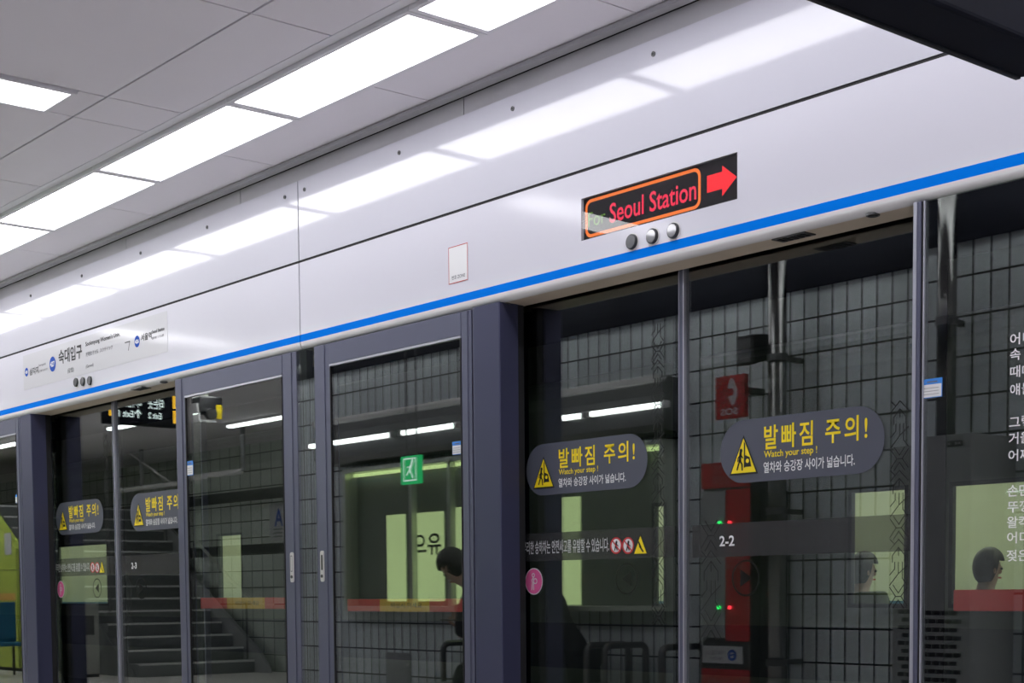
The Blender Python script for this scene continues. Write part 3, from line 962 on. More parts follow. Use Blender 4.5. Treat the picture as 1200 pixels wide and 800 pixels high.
word("Sookmyung Women's Univ.", 100.5, 404, 141, .034)
word('淑明女子大學  スクデイック', 101, 415.5, 132.5, .026, 'inkgrey')
word('(Garwol)', 101, 430, 110, .024, 'inkgrey')
word('서울역', 165.5, 396, 178, .04)
word('Seoul Station', 178.5, 389, 193, .02)
word('首尔站 ソウル駅', 178.5, 396.5, 192.5, .016, 'inkgrey')
xa, za = sgn(147, 404); xb, zb2 = sgn(152.5, 402.5)
flat('direction_mark', stroke([(xa, za + .012), (xb, za + .012), (xb - .02, za - .035)], .006), pa, M['ink'], t)

# small framed notice left of the display
x0, z1 = on_y(526, 301, YF)[0], (on_y(526, 290, YF)[1] + on_y(548.5, 284.5, YF)[1]) / 2
x1 = X(548.5, YF, 310)
z0 = (on_y(526, 334, YF)[1] + on_y(548.5, 327.5, YF)[1]) / 2
t = thing('zone_notice', 'small red-bordered white notice on the header above the post', 'notice', ((x0 + x1) / 2, YF, z0))
MB().box(x0, x1, YF - .0014, YF - .0002, z0, z1).build('notice_card', M['white'], t)
flat('notice_border', band(rect(x0, x1, z0, z1), rect(x0 + .003, x1 - .003, z0 + .003, z1 - .003)), ('y', YF - .0022), M['red'], t)
text('번호 ZONE', x0 + .022, x1 - .018, z0 + .016, z0 + .033, ('y', YF - .0024), M['inkgrey'], t, bold=.01)

# sensors in the soffit
def sensor(px, py, kind, label):
    d = ray(px, py)
    k = (Z_BOT - EYE) / d.z
    x, y = d.x * k, d.y * k
    if kind == 'round':
        t = thing('door_sensor', label, 'sensor', (x, y, Z_BOT - .004), 'sensors under the header')
        MB().cyl((x, y, Z_BOT - .004), (x, y, Z_BOT + .003), .022, 24).build('sensor_rim', M['dsteel'], t)
        MB().cyl((x, y, Z_BOT - .006), (x, y, Z_BOT - .003), .016, 24).build('sensor_lens', M['black'], t)
    else:
        t = thing('door_sensor', label, 'sensor', (x, y, Z_BOT - .004), 'sensors under the header')
        MB().box(x - .07, x + .07, y - .03, y + .03, Z_BOT - .004, Z_BOT + .003).build('sensor_plate', M['dsteel'], t)
        mb = MB()
        for k in range(5):
            mb.box(x - .055 + .024 * k, x - .041 + .024 * k, y - .02, y + .02, Z_BOT - .006, Z_BOT - .003)
        mb.build('sensor_slot', M['black'], t)
sensor(1023, 251.5, 'round', 'round dark sensor hole under the header near the glass panel')
sensor(930, 277, 'plate', 'square dark sensor plate under the header over the caution sticker')
sensor(592, 355.5, 'round', 'small round sensor under the header beside the post')
sensor(165, 455, 'plate', 'dark sensor plate under the header over the stairs door')
sensor(192, 447.5, 'round', 'small round sensor under the header left of the emergency doors')

# ------------------------------------------------------------------ black hanging sign at the top right
bx = -2.19
t = thing('hanging_sign', 'large black hanging sign board cutting the top right corner', 'sign', (bx + .1, 2.75, EYE + 1.3))
zs = EYE + 1.3
MB().box(bx, bx + .16, 1.9, 3.555, zs, zs + .48).build('sign_box', M['signblack'], t, bevel=.012)
MB().box(bx - .004, bx + .012, 1.9, 3.54, zs - .006, zs + .014).build('edge_trim', M['black'], t, bevel=.003)
for yy in (2.1, 3.3):
    MB().cyl((bx + .08, yy, zs + .47), (bx + .08, yy, CZ), .015, 12).build('hanger_rod', M['dsteel'], t)

# ------------------------------------------------------------------ the far train
TY = 9.0
t = thing('subway_train', 'silver subway train with lit windows seen through the door glass', 'train', (-14, TY + 1.4, -1.12))
wins = []
for p0, p1 in ((65, 126), (254, 284), (764, 781), (994, 1064), (1112, 1262)):
    wins.append((X(p0, TY, 640), X(p1, TY, 640), .92, 1.78))
mb = MB()
wall_holes(mb, -30, -2.0, -.1, 2.55, TY, TY + .08, wins)
mb.build('body_side', M['trainbody'], t)
roof = [(TY, 2.55)]
for i in range(7):
    a = PI / 2 * i / 6
    roof.append((TY + .5 - .5 * math.cos(a), 2.55 + .45 * math.sin(a)))
roof += [(TY + 2.4, 3.0), (TY + 2.4, 2.55)]
MB().prism(roof, 'x', -30, -2).build('roof', M['trainbody'], t)
MB().box(-30, -2, TY + 2.3, TY + 2.4, -.1, 2.55).build('inner_side', M['traininside'], t)
MB().box(-30, -2, TY, TY + 2.4, -.3, -.1).build('underframe', M['traindark'], t)
MB().box(-30, -2, TY + .9, TY + 1.3, 2.40, 2.45).build('cabin_lamp', M['trainlamp'], t)
MB().box(-30, -2, TY + 1.7, TY + 2.3, .35, .5).box(-30, -2, TY + 2.18, TY + 2.3, .5, .95).box(-30, -2, TY + .1, TY + .62, .2, .33).build('seat_bench', M['teal'], t)
MB().box(-30, -2, TY - .004, TY, .38, .78).build('blue_band', M['trainblue'], t)
MB().box(-30, -2, TY - .005, TY, .28, .36).build('pale_band', M['trainbody'], t)
for a, b, c, d in wins:
    w = MB().box(a, b, TY + .03, TY + .04, c, d).build('window_pane', M['clear'], t)
    r = .03
    MB().box(a, a + r, TY - .004, TY + .03, c, d).box(b - r, b, TY - .004, TY + .03, c, d).box(a, b, TY - .004, TY + .03, c, c + r).box(a, b, TY - .004, TY + .03, d - r, d).build('window_gasket', M['traindark'], w)
for k in range(5):
    xx = -27 + 5.6 * k
    MB().cyl((xx, TY + .34, -.7), (xx, TY + .46, -.7), .42, 28).build('wheel', M['dsteel'], t)
for i, xx in enumerate((-28, -23, -18, -13, -8, -3)):
    MB().cyl((xx - 1.2, 7.0, 4.765), (xx + 1.2, 7.0, 4.765), .04, 12).build('tunnel_lamp', M['tunnelfill'])  # tubes added out of view to light the train side
for i, o in enumerate([o for o in COL.objects if o.name.startswith('tunnel_lamp')]):
    tag(o, 'unseen tube added under the tunnel roof to light the train side', 'lamp', 'added tunnel fill tubes')
for i, yy in enumerate((5.2, 6.64, 9.4, 10.84)):
    o = MB().box(-32, 6, yy - .035, yy + .035, -1.3, -1.12).build('track_rail', M['dsteel'])
    tag(o, ('steel running rail nearest the platform', 'second steel running rail from the platform', 'third steel running rail, under the train', 'steel running rail farthest from the platform')[i], 'rail', 'running rails')

# ------------------------------------------------------------------ the platform side, seen mirrored in the glass
def floor_seen(px, py, glass_y, z=0.0):
    d = ray(px, py)
    k = (z - EYE) / d.z
    return d.x * k, 2 * glass_y - d.y * k

# unseen row of fill panels added over the benches to light the wall
for k in range(9):
    x1 = -3.6 - 1.3 * k
    t = thing('bench_fill_light', 'unseen fill panel added above the benches to light the tiled wall', 'ceiling light', (x1 - .6, 1.25, CZ - .012), 'added fill panels above the benches')
    x0 = x1 - 1.22
    MB().box(x0, x1, 1.14, 1.16, CZ - .012, CZ).box(x0, x1, 1.34, 1.36, CZ - .012, CZ).box(x0, x0 + .02, 1.16, 1.34, CZ - .012, CZ).box(x1 - .02, x1, 1.16, 1.34, CZ - .012, CZ).build('light_frame', M['lightframe'], t)
    MB().box(x0 + .02, x1 - .02, 1.16, 1.34, CZ - .008, CZ).build('diffuser', M['bench_fill'], t)

struct('trim_7', MB().box(-11.2, -3.9, WALL_Y + .001, WALL_Y + .02, 2.84, CZ - .02), M['signblack'])

# fill panels added out of view, over the alcove and the stair hall
for k in range(6):
    for j, yy in enumerate((-.75, .45)):
        x0 = -3.2 + 1.5 * k
        t = thing('alcove_fill_light', 'unseen fill panel added over the alcove to brighten header and floor', 'ceiling light', (x0 + .6, yy, CZ - .012), 'added fill panels over the alcove')
        MB().box(x0, x0 + 1.2, yy - .17, yy + .17, CZ - .012, CZ).build('light_frame', M['lightframe'], t)
        MB().box(x0 + .02, x0 + 1.18, yy - .15, yy + .15, CZ - .016, CZ - .012).build('diffuser', M['diffuser'], t)
for x0 in (-12.6, -14.0, -20.6, -22.2, -23.8):  # added fill for the stairs and far tiles, placed where no pane mirrors it
    t = thing('hall_fill_light', 'unseen fill panel added to brighten the stair hall', 'ceiling light', (x0 + .6, .55, CZ - .012), 'added fill panels in the stair hall')
    MB().box(x0, x0 + 1.2, .38, .72, CZ - .012, CZ).build('light_frame', M['lightframe'], t)
    MB().box(x0 + .02, x0 + 1.18, .4, .7, CZ - .016, CZ - .012).build('diffuser', M['hall'], t)

# glazed notice case on the tiled wall
CY = 1.24
cx0 = seen(402, 640, CY, YE)[0]
cx1 = seen(776, 640, CY, YS)[0]
cz0, cz1 = .92, 2.04
t = thing('notice_case', 'wide glazed notice case on the tiled wall with pale posters inside', 'notice case', ((cx0 + cx1) / 2, CY, cz0))
MB().box(cx0, cx1, WALL_Y + .002, WALL_Y + .02, cz0, cz1).build('case_back', M['board'], t)
fw = .035
MB().box(cx0, cx1, WALL_Y + .02, CY, cz0, cz0 + fw).box(cx0, cx1, WALL_Y + .02, CY, cz1 - fw, cz1).box(cx0, cx0 + fw, WALL_Y + .02, CY, cz0 + fw, cz1 - fw).box(cx1 - fw, cx1, WALL_Y + .02, CY, cz0 + fw, cz1 - fw).build('case_frame', M['rail'], t, bevel=.004)
mx = [seen(481, 640, CY, YE)[0], seen(526, 640, CY, YE)[0], seen(642, 640, CY, YS)[0]]
for m in mx:
    MB().box(m - .018, m + .018, CY - .05, CY + .004, cz0 + fw, cz1 - fw).build('case_mullion', M['rail'], t, bevel=.003)
ed = [cx0 + fw] + sorted(mx) + [cx1 - fw]
for a, b in zip(ed, ed[1:]):
    MB().box(a + .02, b - .02, CY - .03, CY - .025, cz0 + fw, cz1 - fw).build('case_glass', M['clear'], t)
def paper(x0, x1, z0, z1, label):
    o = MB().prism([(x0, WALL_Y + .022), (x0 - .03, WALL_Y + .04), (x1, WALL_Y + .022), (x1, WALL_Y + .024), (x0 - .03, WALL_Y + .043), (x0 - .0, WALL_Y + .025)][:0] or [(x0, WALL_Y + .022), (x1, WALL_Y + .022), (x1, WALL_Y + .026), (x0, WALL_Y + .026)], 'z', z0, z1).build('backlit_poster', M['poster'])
    return tag(o, label, 'poster', 'posters in the notice case')
pA = paper(seen(456, 640, WALL_Y, YE)[0], seen(478, 640, WALL_Y, YE)[0], .99, 1.66, 'narrow pale poster left of the case mullion')
pB = paper(seen(484, 640, WALL_Y, YE)[0], seen(523, 640, WALL_Y, YE)[0], .99, 1.66, 'pale poster with large dark Korean letters in the notice case')
pC = paper(seen(607, 640, WALL_Y, YS)[0], seen(683, 640, WALL_Y, YS)[0], .96, 1.72, 'pale poster behind the pink badge in the notice case')
xa, xb = seen(487, 640, WALL_Y, YE)[0], seen(520, 640, WALL_Y, YE)[0]
pD = paper(seen(529, 640, WALL_Y, YE)[0], seen(556, 640, WALL_Y, YE)[0], .97, 1.68, 'pale poster beside the head of the seated person')
o = text('으유', xa, xb, 1.34, 1.50, ('y', WALL_Y + .0275), M['posterink'], pB, 'poster_lettering', bold=.02)
M['casefill'] = emit('case_fill_green', (0.78, 1.0, 0.42), 3.0)  # glowing strip added inside the case for its green tint
MB().box(cx0 + .06, cx1 - .06, WALL_Y + .05, WALL_Y + .075, cz1 - fw - .03, cz1 - fw - .005).build('case_fill', M['casefill'], bpy.data.objects['notice_case'])
# dark fascia; glowing tubes stand in for ceiling-light streaks mirrored in it
t = thing('case_canopy', 'dark metal canopy above the notice case', 'canopy', ((cx0 + cx1) / 2, 1.25, 2.1))
MB().prism([(WALL_Y + .002, 2.08), (CY + .06, 2.08), (CY + .1, 2.12), (CY + .1, 2.38), (CY + .06, 2.42), (WALL_Y + .002, 2.42)], 'x', cx0 - .25, cx1 + .1).build('canopy_body', M['dsteel'], t)
MB().box(cx0 - .25, cx1 + .1, CY + .1, CY + .13, 2.385, 2.425).build('canopy_ledge', M['steel'], t, bevel=.004)
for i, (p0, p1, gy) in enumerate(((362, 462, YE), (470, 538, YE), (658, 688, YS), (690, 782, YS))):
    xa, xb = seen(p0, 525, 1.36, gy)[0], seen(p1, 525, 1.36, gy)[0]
    t = thing('canopy_streak', f'{("first", "second", "third", "fourth")[i]} glowing streak from the left, standing in for ceiling lights mirrored in the canopy', 'lamp', ((xa + xb) / 2, 1.355, 2.21), 'glowing streaks on the canopy')
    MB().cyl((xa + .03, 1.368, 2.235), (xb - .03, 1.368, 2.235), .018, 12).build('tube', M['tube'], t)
    MB().box(xa, xb, 1.3405, 1.35, 2.215, 2.255).box(xa, xa + .03, 1.35, 1.39, 2.213, 2.257).box(xb - .03, xb, 1.35, 1.39, 2.213, 2.257).build('streak_holder', M['lip'], t)

# green exit sign hanging before the case
ex0, ez = seen(469, 552, 1.75, YE); ex1 = seen(491, 552, 1.75, YE)[0]
t = thing('exit_sign', 'lit green exit sign hanging before the notice case', 'exit sign', ((ex0 + ex1) / 2, 1.75, ez - .1))
MB().box(ex0, ex1, 1.72, 1.75, ez - .095, ez + .1).build('sign_case', M['exit'], t, bevel=.004)
mid = (ex0 + ex1) / 2
flat('running_figure', [disc(mid + .03, ez + .06, .014)] + stroke([(mid + .02, ez + .04), (mid, ez)], .022) + stroke([(mid, ez), (mid + .035, ez - .05)], .013) + stroke([(mid, ez), (mid - .035, ez - .03)], .013) + stroke([(mid + .015, ez + .03), (mid - .025, ez + .02)], .01), ('y', 1.7512), M['exitw'], t)
flat('door_outline', band(rect(mid - .075, mid + .075, ez - .075, ez + .085), rect(mid - .065, mid + .065, ez - .065, ez + .075)), ('y', 1.7512), M['exitw'], t)
MB().cyl((ex0 + .05, 1.735, ez + .1), (ex0 + .05, 1.735, CZ), .006, 8).cyl((ex1 - .05, 1.735, ez + .1), (ex1 - .05, 1.735, CZ), .006, 8).build('hanger_wire', M['dsteel'], t)

# access panel low on the tiled wall
ax0, az1 = seen(453, 764, WALL_Y, YE); ax1 = seen(482, 764, WALL_Y, YE)[0]
t = thing('access_panel', 'small grey access panel low on the tiled wall', 'panel', ((ax0 + ax1) / 2, WALL_Y + .01, .3))
MB().box(ax0, ax1, WALL_Y + .001, WALL_Y + .012, .3, az1).build('panel_plate', M['ash'], t, bevel=.003)
MB().cyl((ax1 - .03, WALL_Y + .012, .5), (ax1 - .03, WALL_Y + .02, .5), .012, 12).build('panel_lock', M['steel'], t)

# benches
def bench(x0, x1, arms, label):
    t = thing('steel_bench', label, 'bench', ((x0 + x1) / 2, 1.38, 0), 'steel benches along the tiled wall')
    MB().box(x0, x1, 1.18, 1.6, .40, .435).build('seat', M['steel'], t, bevel=.008)
    for xa in arms:
        pts = [(xa, 1.58, .43), (xa, 1.58, .64)]
        for i in range(5):
            a = PI / 2 * i / 4
            pts.append((xa, 1.53 + .05 * math.cos(a), .65 + .05 * math.sin(a)))
        for i in range(5):
            a = PI / 2 * i / 4
            pts.append((xa, 1.25 - .05 * math.sin(a), .65 + .05 * math.cos(a)))
        pts += [(xa, 1.2, .43)]
        MB().tube(pts, .022, 10).build('armrest', M['dsteel'], t, smooth=True)
    for xa in (x0 + .15, x1 - .15):
        MB().box(xa - .03, xa + .03, 1.3, 1.36, 0, .40).build('leg', M['dsteel'], t, bevel=.004)
bA = seen(519, 760, 1.58, YE)[0]
bB = seen(687, 760, 1.58, YS)[0]
bench(bA - .05, bB + .05, (bA, bB), 'steel bench with the seated person, dark loop armrests')
KX = seen(822, 640, 1.34, YS)[0] - .07
bench(bB + .12, KX, (bB + .17, KX - .05), 'empty steel bench right of the seated person')

# ------------------------------------------------------------------ people
def skin(name, V, E, root, m, parent, sub=2, mirror=None):
    keys = list(V)
    me = bpy.data.meshes.new(name)
    me.from_pydata([V[k][0] for k in keys], [(keys.index(a), keys.index(b)) for a, b in E], [])
    o = bpy.data.objects.new('tmp', me)
    COL.objects.link(o)
    sk = o.modifiers.new('s', 'SKIN')
    sk.use_smooth_shade = True
    for i, k in enumerate(keys):
        r = V[k][1]
        d = me.skin_vertices[0].data[i]
        d.radius = (r, r) if not isinstance(r, tuple) else r
        d.use_root = (k == root)
    ss = o.modifiers.new('d', 'SUBSURF'); ss.levels = sub; ss.render_levels = sub
    dg = bpy.context.evaluated_depsgraph_get()
    dg.update()
    me2 = bpy.data.meshes.new_from_object(o.evaluated_get(dg))
    bpy.data.objects.remove(o)
    bm = bmesh.new(); bm.from_mesh(me2); bpy.data.meshes.remove(me2)
    return link(name, bm, m, parent, smooth=True)

def chain(names):
    return list(zip(names, names[1:]))

def person(J, label, clothes='cloth', hold=None, scale=1.0, base=None):
    """J: joint positions; the body is one skin surface, clothes and hair are its children"""
    t = thing('person', label, 'person', base)
    v = {k: Vector(p) for k, p in J.items()}
    up = (v['head'] - v['neck']).normalized()
    face = Vector(v['look']).normalized()
    face = (face - face.dot(up) * up).normalized()
    side = up.cross(face)
    V = {}; E = []
    def add(k, p, r): V[k] = (tuple(p), r)
    add('pelvis', v['pelvis'], .10); add('waist', v['waist'], .105); add('chest', v['chest'], .125)
    add('neck', v['neck'], .058)
    H = v['head']
    add('jaw', H - up * .06 + face * .012, (.062, .066)); add('skull', H + up * .015 - face * .008, (.078, .086)); add('crown', H + up * .085 - face * .01, .055)
    add('nose', H + face * .098 - up * .02, .012); add('chin', H - up * .095 + face * .06, .022)
    E += chain(['pelvis', 'waist', 'chest', 'neck', 'jaw', 'skull', 'crown']) + [('skull', 'nose'), ('jaw', 'chin')]
    for s in 'lr':
        add('sh' + s, v['sh' + s], .058); add('el' + s, v['el' + s], .04); add('wr' + s, v['wr' + s], .027)
        add('hip' + s, v['hip' + s], .085); add('kn' + s, v['kn' + s], .058); add('an' + s, v['an' + s], .038); add('toe' + s, v['toe' + s], .034)
        E += [('chest', 'sh' + s)] + chain(['sh' + s, 'el' + s, 'wr' + s]) + [('pelvis', 'hip' + s)] + chain(['hip' + s, 'kn' + s, 'an' + s, 'toe' + s])
        # hand: palm, four curled fingers and a thumb from the palm's side
        d = (v['wr' + s] - v['el' + s]).normalized()
        n = Vector(v.get('palm' + s, Vector((0, 0, -1)))).normalized()
        n = (n - n.dot(d) * d).normalized()
        w = d.cross(n)
        pc = v['wr' + s] + d * .055
        add('palm' + s, pc, (.03, .017)); E.append(('wr' + s, 'palm' + s))
        sg = 1 if s == 'l' else -1
        for i, L in enumerate((.072, .082, .076, .06)):
            off = w * (.03 - .02 * i) * sg
            k = f'f{i}{s}'
            add(k + 'a', pc + d * .035 + off, .0105)
            add(k + 'b', pc + d * (.035 + L * .5) + off + n * .012, .009)
            add(k + 'c', pc + d * (.035 + L * .72) + off + n * .036, .008)
            add(k + 'd', pc + d * (.035 + L * .6) + off + n * .055, .007)
            E += [('palm' + s, k + 'a')] + chain([k + 'a', k + 'b', k + 'c', k + 'd'])
        tb = pc - d * .015 + w * .03 * sg
        add('t' + s + 'a', tb, .013); add('t' + s + 'b', tb + d * .03 + w * .02 * sg + n * .015, .0105); add('t' + s + 'c', tb + d * .055 + w * .015 * sg + n * .032, .009)
        E += [('palm' + s, 't' + s + 'a')] + chain(['t' + s + 'a', 't' + s + 'b', 't' + s + 'c'])
    body = skin('body', V, E, 'pelvis', M['skin'], t)
    # coat and trousers follow the same bones, a little thicker, and end at wrist, ankle and neck
    C = {}
    def cadd(k, p, r): C[k] = (tuple(p), r)
    cadd('pelvis', v['pelvis'], .135); cadd('waist', v['waist'], .14); cadd('chest', v['chest'], .16); cadd('collar', v['chest'].lerp(v['neck'], .78), .07)
    CE = chain(['pelvis', 'waist', 'chest', 'collar'])
    for s in 'lr':
        cadd('sh' + s, v['sh' + s], .08); cadd('el' + s, v['el' + s], .06); cadd('cuff' + s, v['el' + s].lerp(v['wr' + s], .93), .042)
        CE += [('chest', 'sh' + s)] + chain(['sh' + s, 'el' + s, 'cuff' + s])
    skin('coat', C, CE, 'pelvis', M[clothes], t)
    T = {}; TE = []
    T['pelvis'] = (tuple(v['pelvis']), .125)
    for s in 'lr':
        T['hip' + s] = (tuple(v['hip' + s]), .105); T['kn' + s] = (tuple(v['kn' + s]), .075); T['an' + s] = (tuple(v['kn' + s].lerp(v['an' + s], .9)), .055)
        TE += [('pelvis', 'hip' + s)] + chain(['hip' + s, 'kn' + s, 'an' + s])
        sd = (v['toe' + s] - v['an' + s]); sd.z = 0; sd = sd.normalized()
        a = v['an' + s]
        S = {'h': ((a.x - sd.x * .045, a.y - sd.y * .045, a.z - .035), .042), 'm': ((a.x + sd.x * .06, a.y + sd.y * .06, a.z - .04), .042), 't': ((a.x + sd.x * .15, a.y + sd.y * .15, a.z - .045), .036)}
        skin('shoe', S, chain(['h', 'm', 't']), 'h', M['black'], t)
    skin('trousers', T, TE, 'pelvis', M[clothes], t)
    # hair: a cap over the back and top of the skull, cut away from the face
    bm = bmesh.new()
    bmesh.ops.create_uvsphere(bm, u_segments=24, v_segments=16, radius=1)
    cut = []
    for q in bm.verts:
        p = q.co.copy()
        fz, uz, sz = p.x, p.z, p.y
        low = -1.0 if fz < .15 else -.05
        if fz > .35 and uz < .35:
            cut.append(q)
        q.co = H + up * .02 + face * (fz * .112 - .012) + side * sz * .101 + up * (uz * .125 if uz > 0 else uz * .15)
    bmesh.ops.delete(bm, geom=cut, context='VERTS')
    h = link('hair', bm, M['hair'], t, smooth=True)
    so = h.modifiers.new('thick', 'SOLIDIFY'); so.thickness = .012
    for sg in (1, -1):
        MB().ball(H + side * .088 * sg - up * .012, .022, .5, .8, 1.3, 10).build('ear', M['skin'], t, smooth=True)
        MB().ball(H + face * .076 + side * .032 * sg + up * .008, .0095, 1, 1, 1, 10).build('eye', M['ink'], t, smooth=True)
    MB().tube([H + face * .088 + side * s * .025 - up * .055 for s in (-1, 0, 1)], .006, 8).build('mouth', M['red'], t, smooth=True)
    return t

# seated, bent over a phone
hx, hz = seen(531, 664, 1.66, YE)
phx, phz = seen(531, 729, 1.78, YE)
person({'pelvis': (hx + .62, 1.42, .565), 'waist': (hx + .55, 1.43, .68), 'chest': (hx + .31, 1.53, .93), 'neck': (hx + .12, 1.62, hz - .105), 'head': (hx, 1.66, hz), 'look': (-.75, .2, -.55),
        'shl': (hx + .24, 1.73, .99), 'ell': (hx + .3, 1.84, .76), 'wrl': (phx + .10, 1.80, phz - .02), 'palml': (0, 0, 1),
        'shr': (hx + .30, 1.34, .99), 'elr': (hx + .28, 1.3, .76), 'wrr': (hx + .02, 1.55, phz - .04), 'palmr': (0, 0, 1),
        'hipl': (hx + .58, 1.52, .55), 'knl': (hx + .16, 1.72, .54), 'anl': (hx + .2, 1.8, .09), 'toel': (hx + .06, 1.84, .05),
        'hipr': (hx + .58, 1.33, .55), 'knr': (hx + .14, 1.5, .54), 'anr': (hx + .18, 1.56, .09), 'toer': (hx + .04, 1.58, .05)},
       'person in black seated on a bench, bent over a phone', base=(hx + .5, 1.45, 0))
t = thing('mobile_phone', 'dark phone held by the seated person', 'phone', (phx, 1.8, phz))
MB().prism(rrect(phx - .075, phx + .075, 1.765, 1.84, .012), 'z', phz + .012, phz + .021).build('phone_body', M['black'], t, bevel=.002)
MB().prism(rrect(phx - .068, phx + .068, 1.77, 1.835, .006), 'z', phz + .0212, phz + .0218).build('phone_screen', M['rail'], t)

def sitter(x, y, z0, dirx, label, clothes):
    h = lambda a: z0 + a
    person({'pelvis': (x, y, h(.56)), 'waist': (x, y + .02, h(.74)), 'chest': (x, y + .03, h(.98)), 'neck': (x, y + .03, h(1.17)), 'head': (x + .02 * dirx, y + .05, h(1.30)), 'look': (dirx * .5, .8, -.15),
            'shl': (x - .19, y + .03, h(1.08)), 'ell': (x - .23, y + .06, h(.82)), 'wrl': (x - .12, y + .3, h(.72)), 'palml': (0, 0, -1),
            'shr': (x + .19, y + .03, h(1.08)), 'elr': (x + .23, y + .06, h(.82)), 'wrr': (x + .12, y + .3, h(.72)), 'palmr': (0, 0, -1),
            'hipl': (x - .1, y + .02, h(.55)), 'knl': (x - .12, y + .44, h(.55)), 'anl': (x - .12, y + .46, h(.09)), 'toel': (x - .12, y + .6, h(.05)),
            'hipr': (x + .1, y + .02, h(.55)), 'knr': (x + .12, y + .44, h(.55)), 'anr': (x + .12, y + .46, h(.09)), 'toer': (x + .12, y + .6, h(.05))},
           label, clothes, base=(x, y, z0))
M['coat_orange'] = mat('orange_coat', (0.6, 0.2, 0.09), 0.9)
M['coat_green'] = mat('olive_coat', (0.07, 0.09, 0.05), 0.9)
for px, cl, dirx, lab in ((1152, 'cloth', 1, 'passenger in dark clothes seated in the train behind the poem lettering'), (1224, 'coat_orange', -1, 'passenger in an orange top seated in the train'),
                          (1006, 'coat_green', 1, 'passenger in olive seated in the train near the lattice film')):
    sitter(X(px, TY + .42, 660), TY + .42, -.1, dirx, lab, cl)

# ------------------------------------------------------------------ emergency cabinet, SOS sign, pipes, speaker
KY = 1.34
kx0, kx1 = seen(822, 640, KY, YS)[0], seen(878, 640, KY, YS)[0]
zz = lambda py, px=850, w=KY: seen(px, py, w, YS)[1]
t = thing('emergency_cabinet', 'red and blue-grey emergency cabinet with lettering on the tiled wall', 'cabinet', ((kx0 + kx1) / 2, 1.22, 0))
zt_ = zz(541)
MB().box(kx0, kx1, WALL_Y + .002, KY - .01, 0, zt_).build('cabinet_body', M['dsteel'], t, bevel=.004)
MB().box(kx0, kx1, KY - .01, KY, zz(571), zt_).build('red_header', M['sosred'], t)
km = seen(849.5, 640, KY, YS)[0]
d1 = MB().box(kx0, km - .003, KY - .01, KY, zz(747), zz(574)).build('blue_door', M['ash'], t, bevel=.002); d1['label'] = 'blue-grey door'
d2 = MB().box(km + .003, kx1, KY - .01, KY, zz(751), zz(574)).build('red_door', M['sosred'], t, bevel=.002); d2['label'] = 'red door'
MB().box(kx0, kx1, KY - .01, KY, .02, zz(784)).build('lower_panel', M['sosred'], t)
o = MB().box(seen(823, 760, KY, YS)[0], seen(870, 760, KY, YS)[0], KY, KY + .003, zz(777), zz(757)).build('white_label', M['softwhite'], t)
pk = ('y', KY + .0045)
c_, cz_ = seen(858, 767.5, KY, YS)
flat('blue_emblem', band(disc(c_, cz_, .036), disc(c_, cz_, .018)) + stroke([(c_ - .03, cz_ - .005), (c_ + .03, cz_ + .008)], .01), pk, M['bluesign'], o)
text('서울교통공사', seen(849, 765, KY, YS)[0], seen(826, 765, KY, YS)[0], cz_ - .0, cz_ + .028, pk, M['inkgrey'], o)
text('Seoul Metro', seen(847, 765, KY, YS)[0], seen(832, 765, KY, YS)[0], cz_ - .03, cz_ - .01, pk, M['inkgrey'], o)
pk = ('y', KY + .0015)
M['fadepink'] = mat('faded_print', (0.42, 0.2, 0.2), 0.5)
text('SOS', seen(851, 552, KY, YS)[0], seen(837, 552, KY, YS)[0], zz(553.5), zz(545), pk, M['fadepink'], t, 'header_lettering')
text('비상전화', seen(862, 562, KY, YS)[0], seen(835, 562, KY, YS)[0], zz(567), zz(556.5), pk, M['fadepink'], t, 'header_lettering')
ci, cz_ = seen(835, 645, KY, YS)
flat('information_mark', ring(ci, cz_, .05, .007) + [disc(ci, cz_ + .024, .006, n=12)] + stroke([(ci, cz_ + .01), (ci, cz_ - .028)], .008), pk, M['inkgrey'], d1)
text('안내', seen(838, 664, KY, YS)[0], seen(831, 664, KY, YS)[0], zz(667), zz(661), pk, M['inkgrey'], d1)
flat('phone_wave', [q for r in (.05, .035) for q in stroke([(km - .0 + .0 + (kx1 - km) * .35 - r * math.cos(a), cz_ + r * math.sin(a)) for a in [(-.8 + 1.6 * i / 6) for i in range(7)]], .006)], pk, M['fadepink'], d2)
text('긴급전화', seen(872, 655, KY, YS)[0], seen(853, 655, KY, YS)[0], zz(658), zz(652), pk, M['fadepink'], d2)
text('비상벨누름', seen(874, 663, KY, YS)[0], seen(851, 663, KY, YS)[0], zz(667), zz(661), pk, M['fadepink'], d2)
text('소화전', seen(868, 797, KY, YS)[0], seen(830, 797, KY, YS)[0], zz(803), zz(795), pk, M['fadepink'], t, 'lower_lettering')
for px, py, m in ((843.5, 612.5, 'ledg'), (855.5, 612, 'ledr'), (842.5, 711.5, 'ledg'), (855.5, 711.5, 'ledr')):
    a, b = seen(px, py, KY, YS)
    l = MB().cyl((a, KY - .005, b), (a, KY + .012, b), .011, 12).build('indicator_light', M[m], t)
    l['label'] = ('green' if m == 'ledg' else 'red') + ' indicator light'
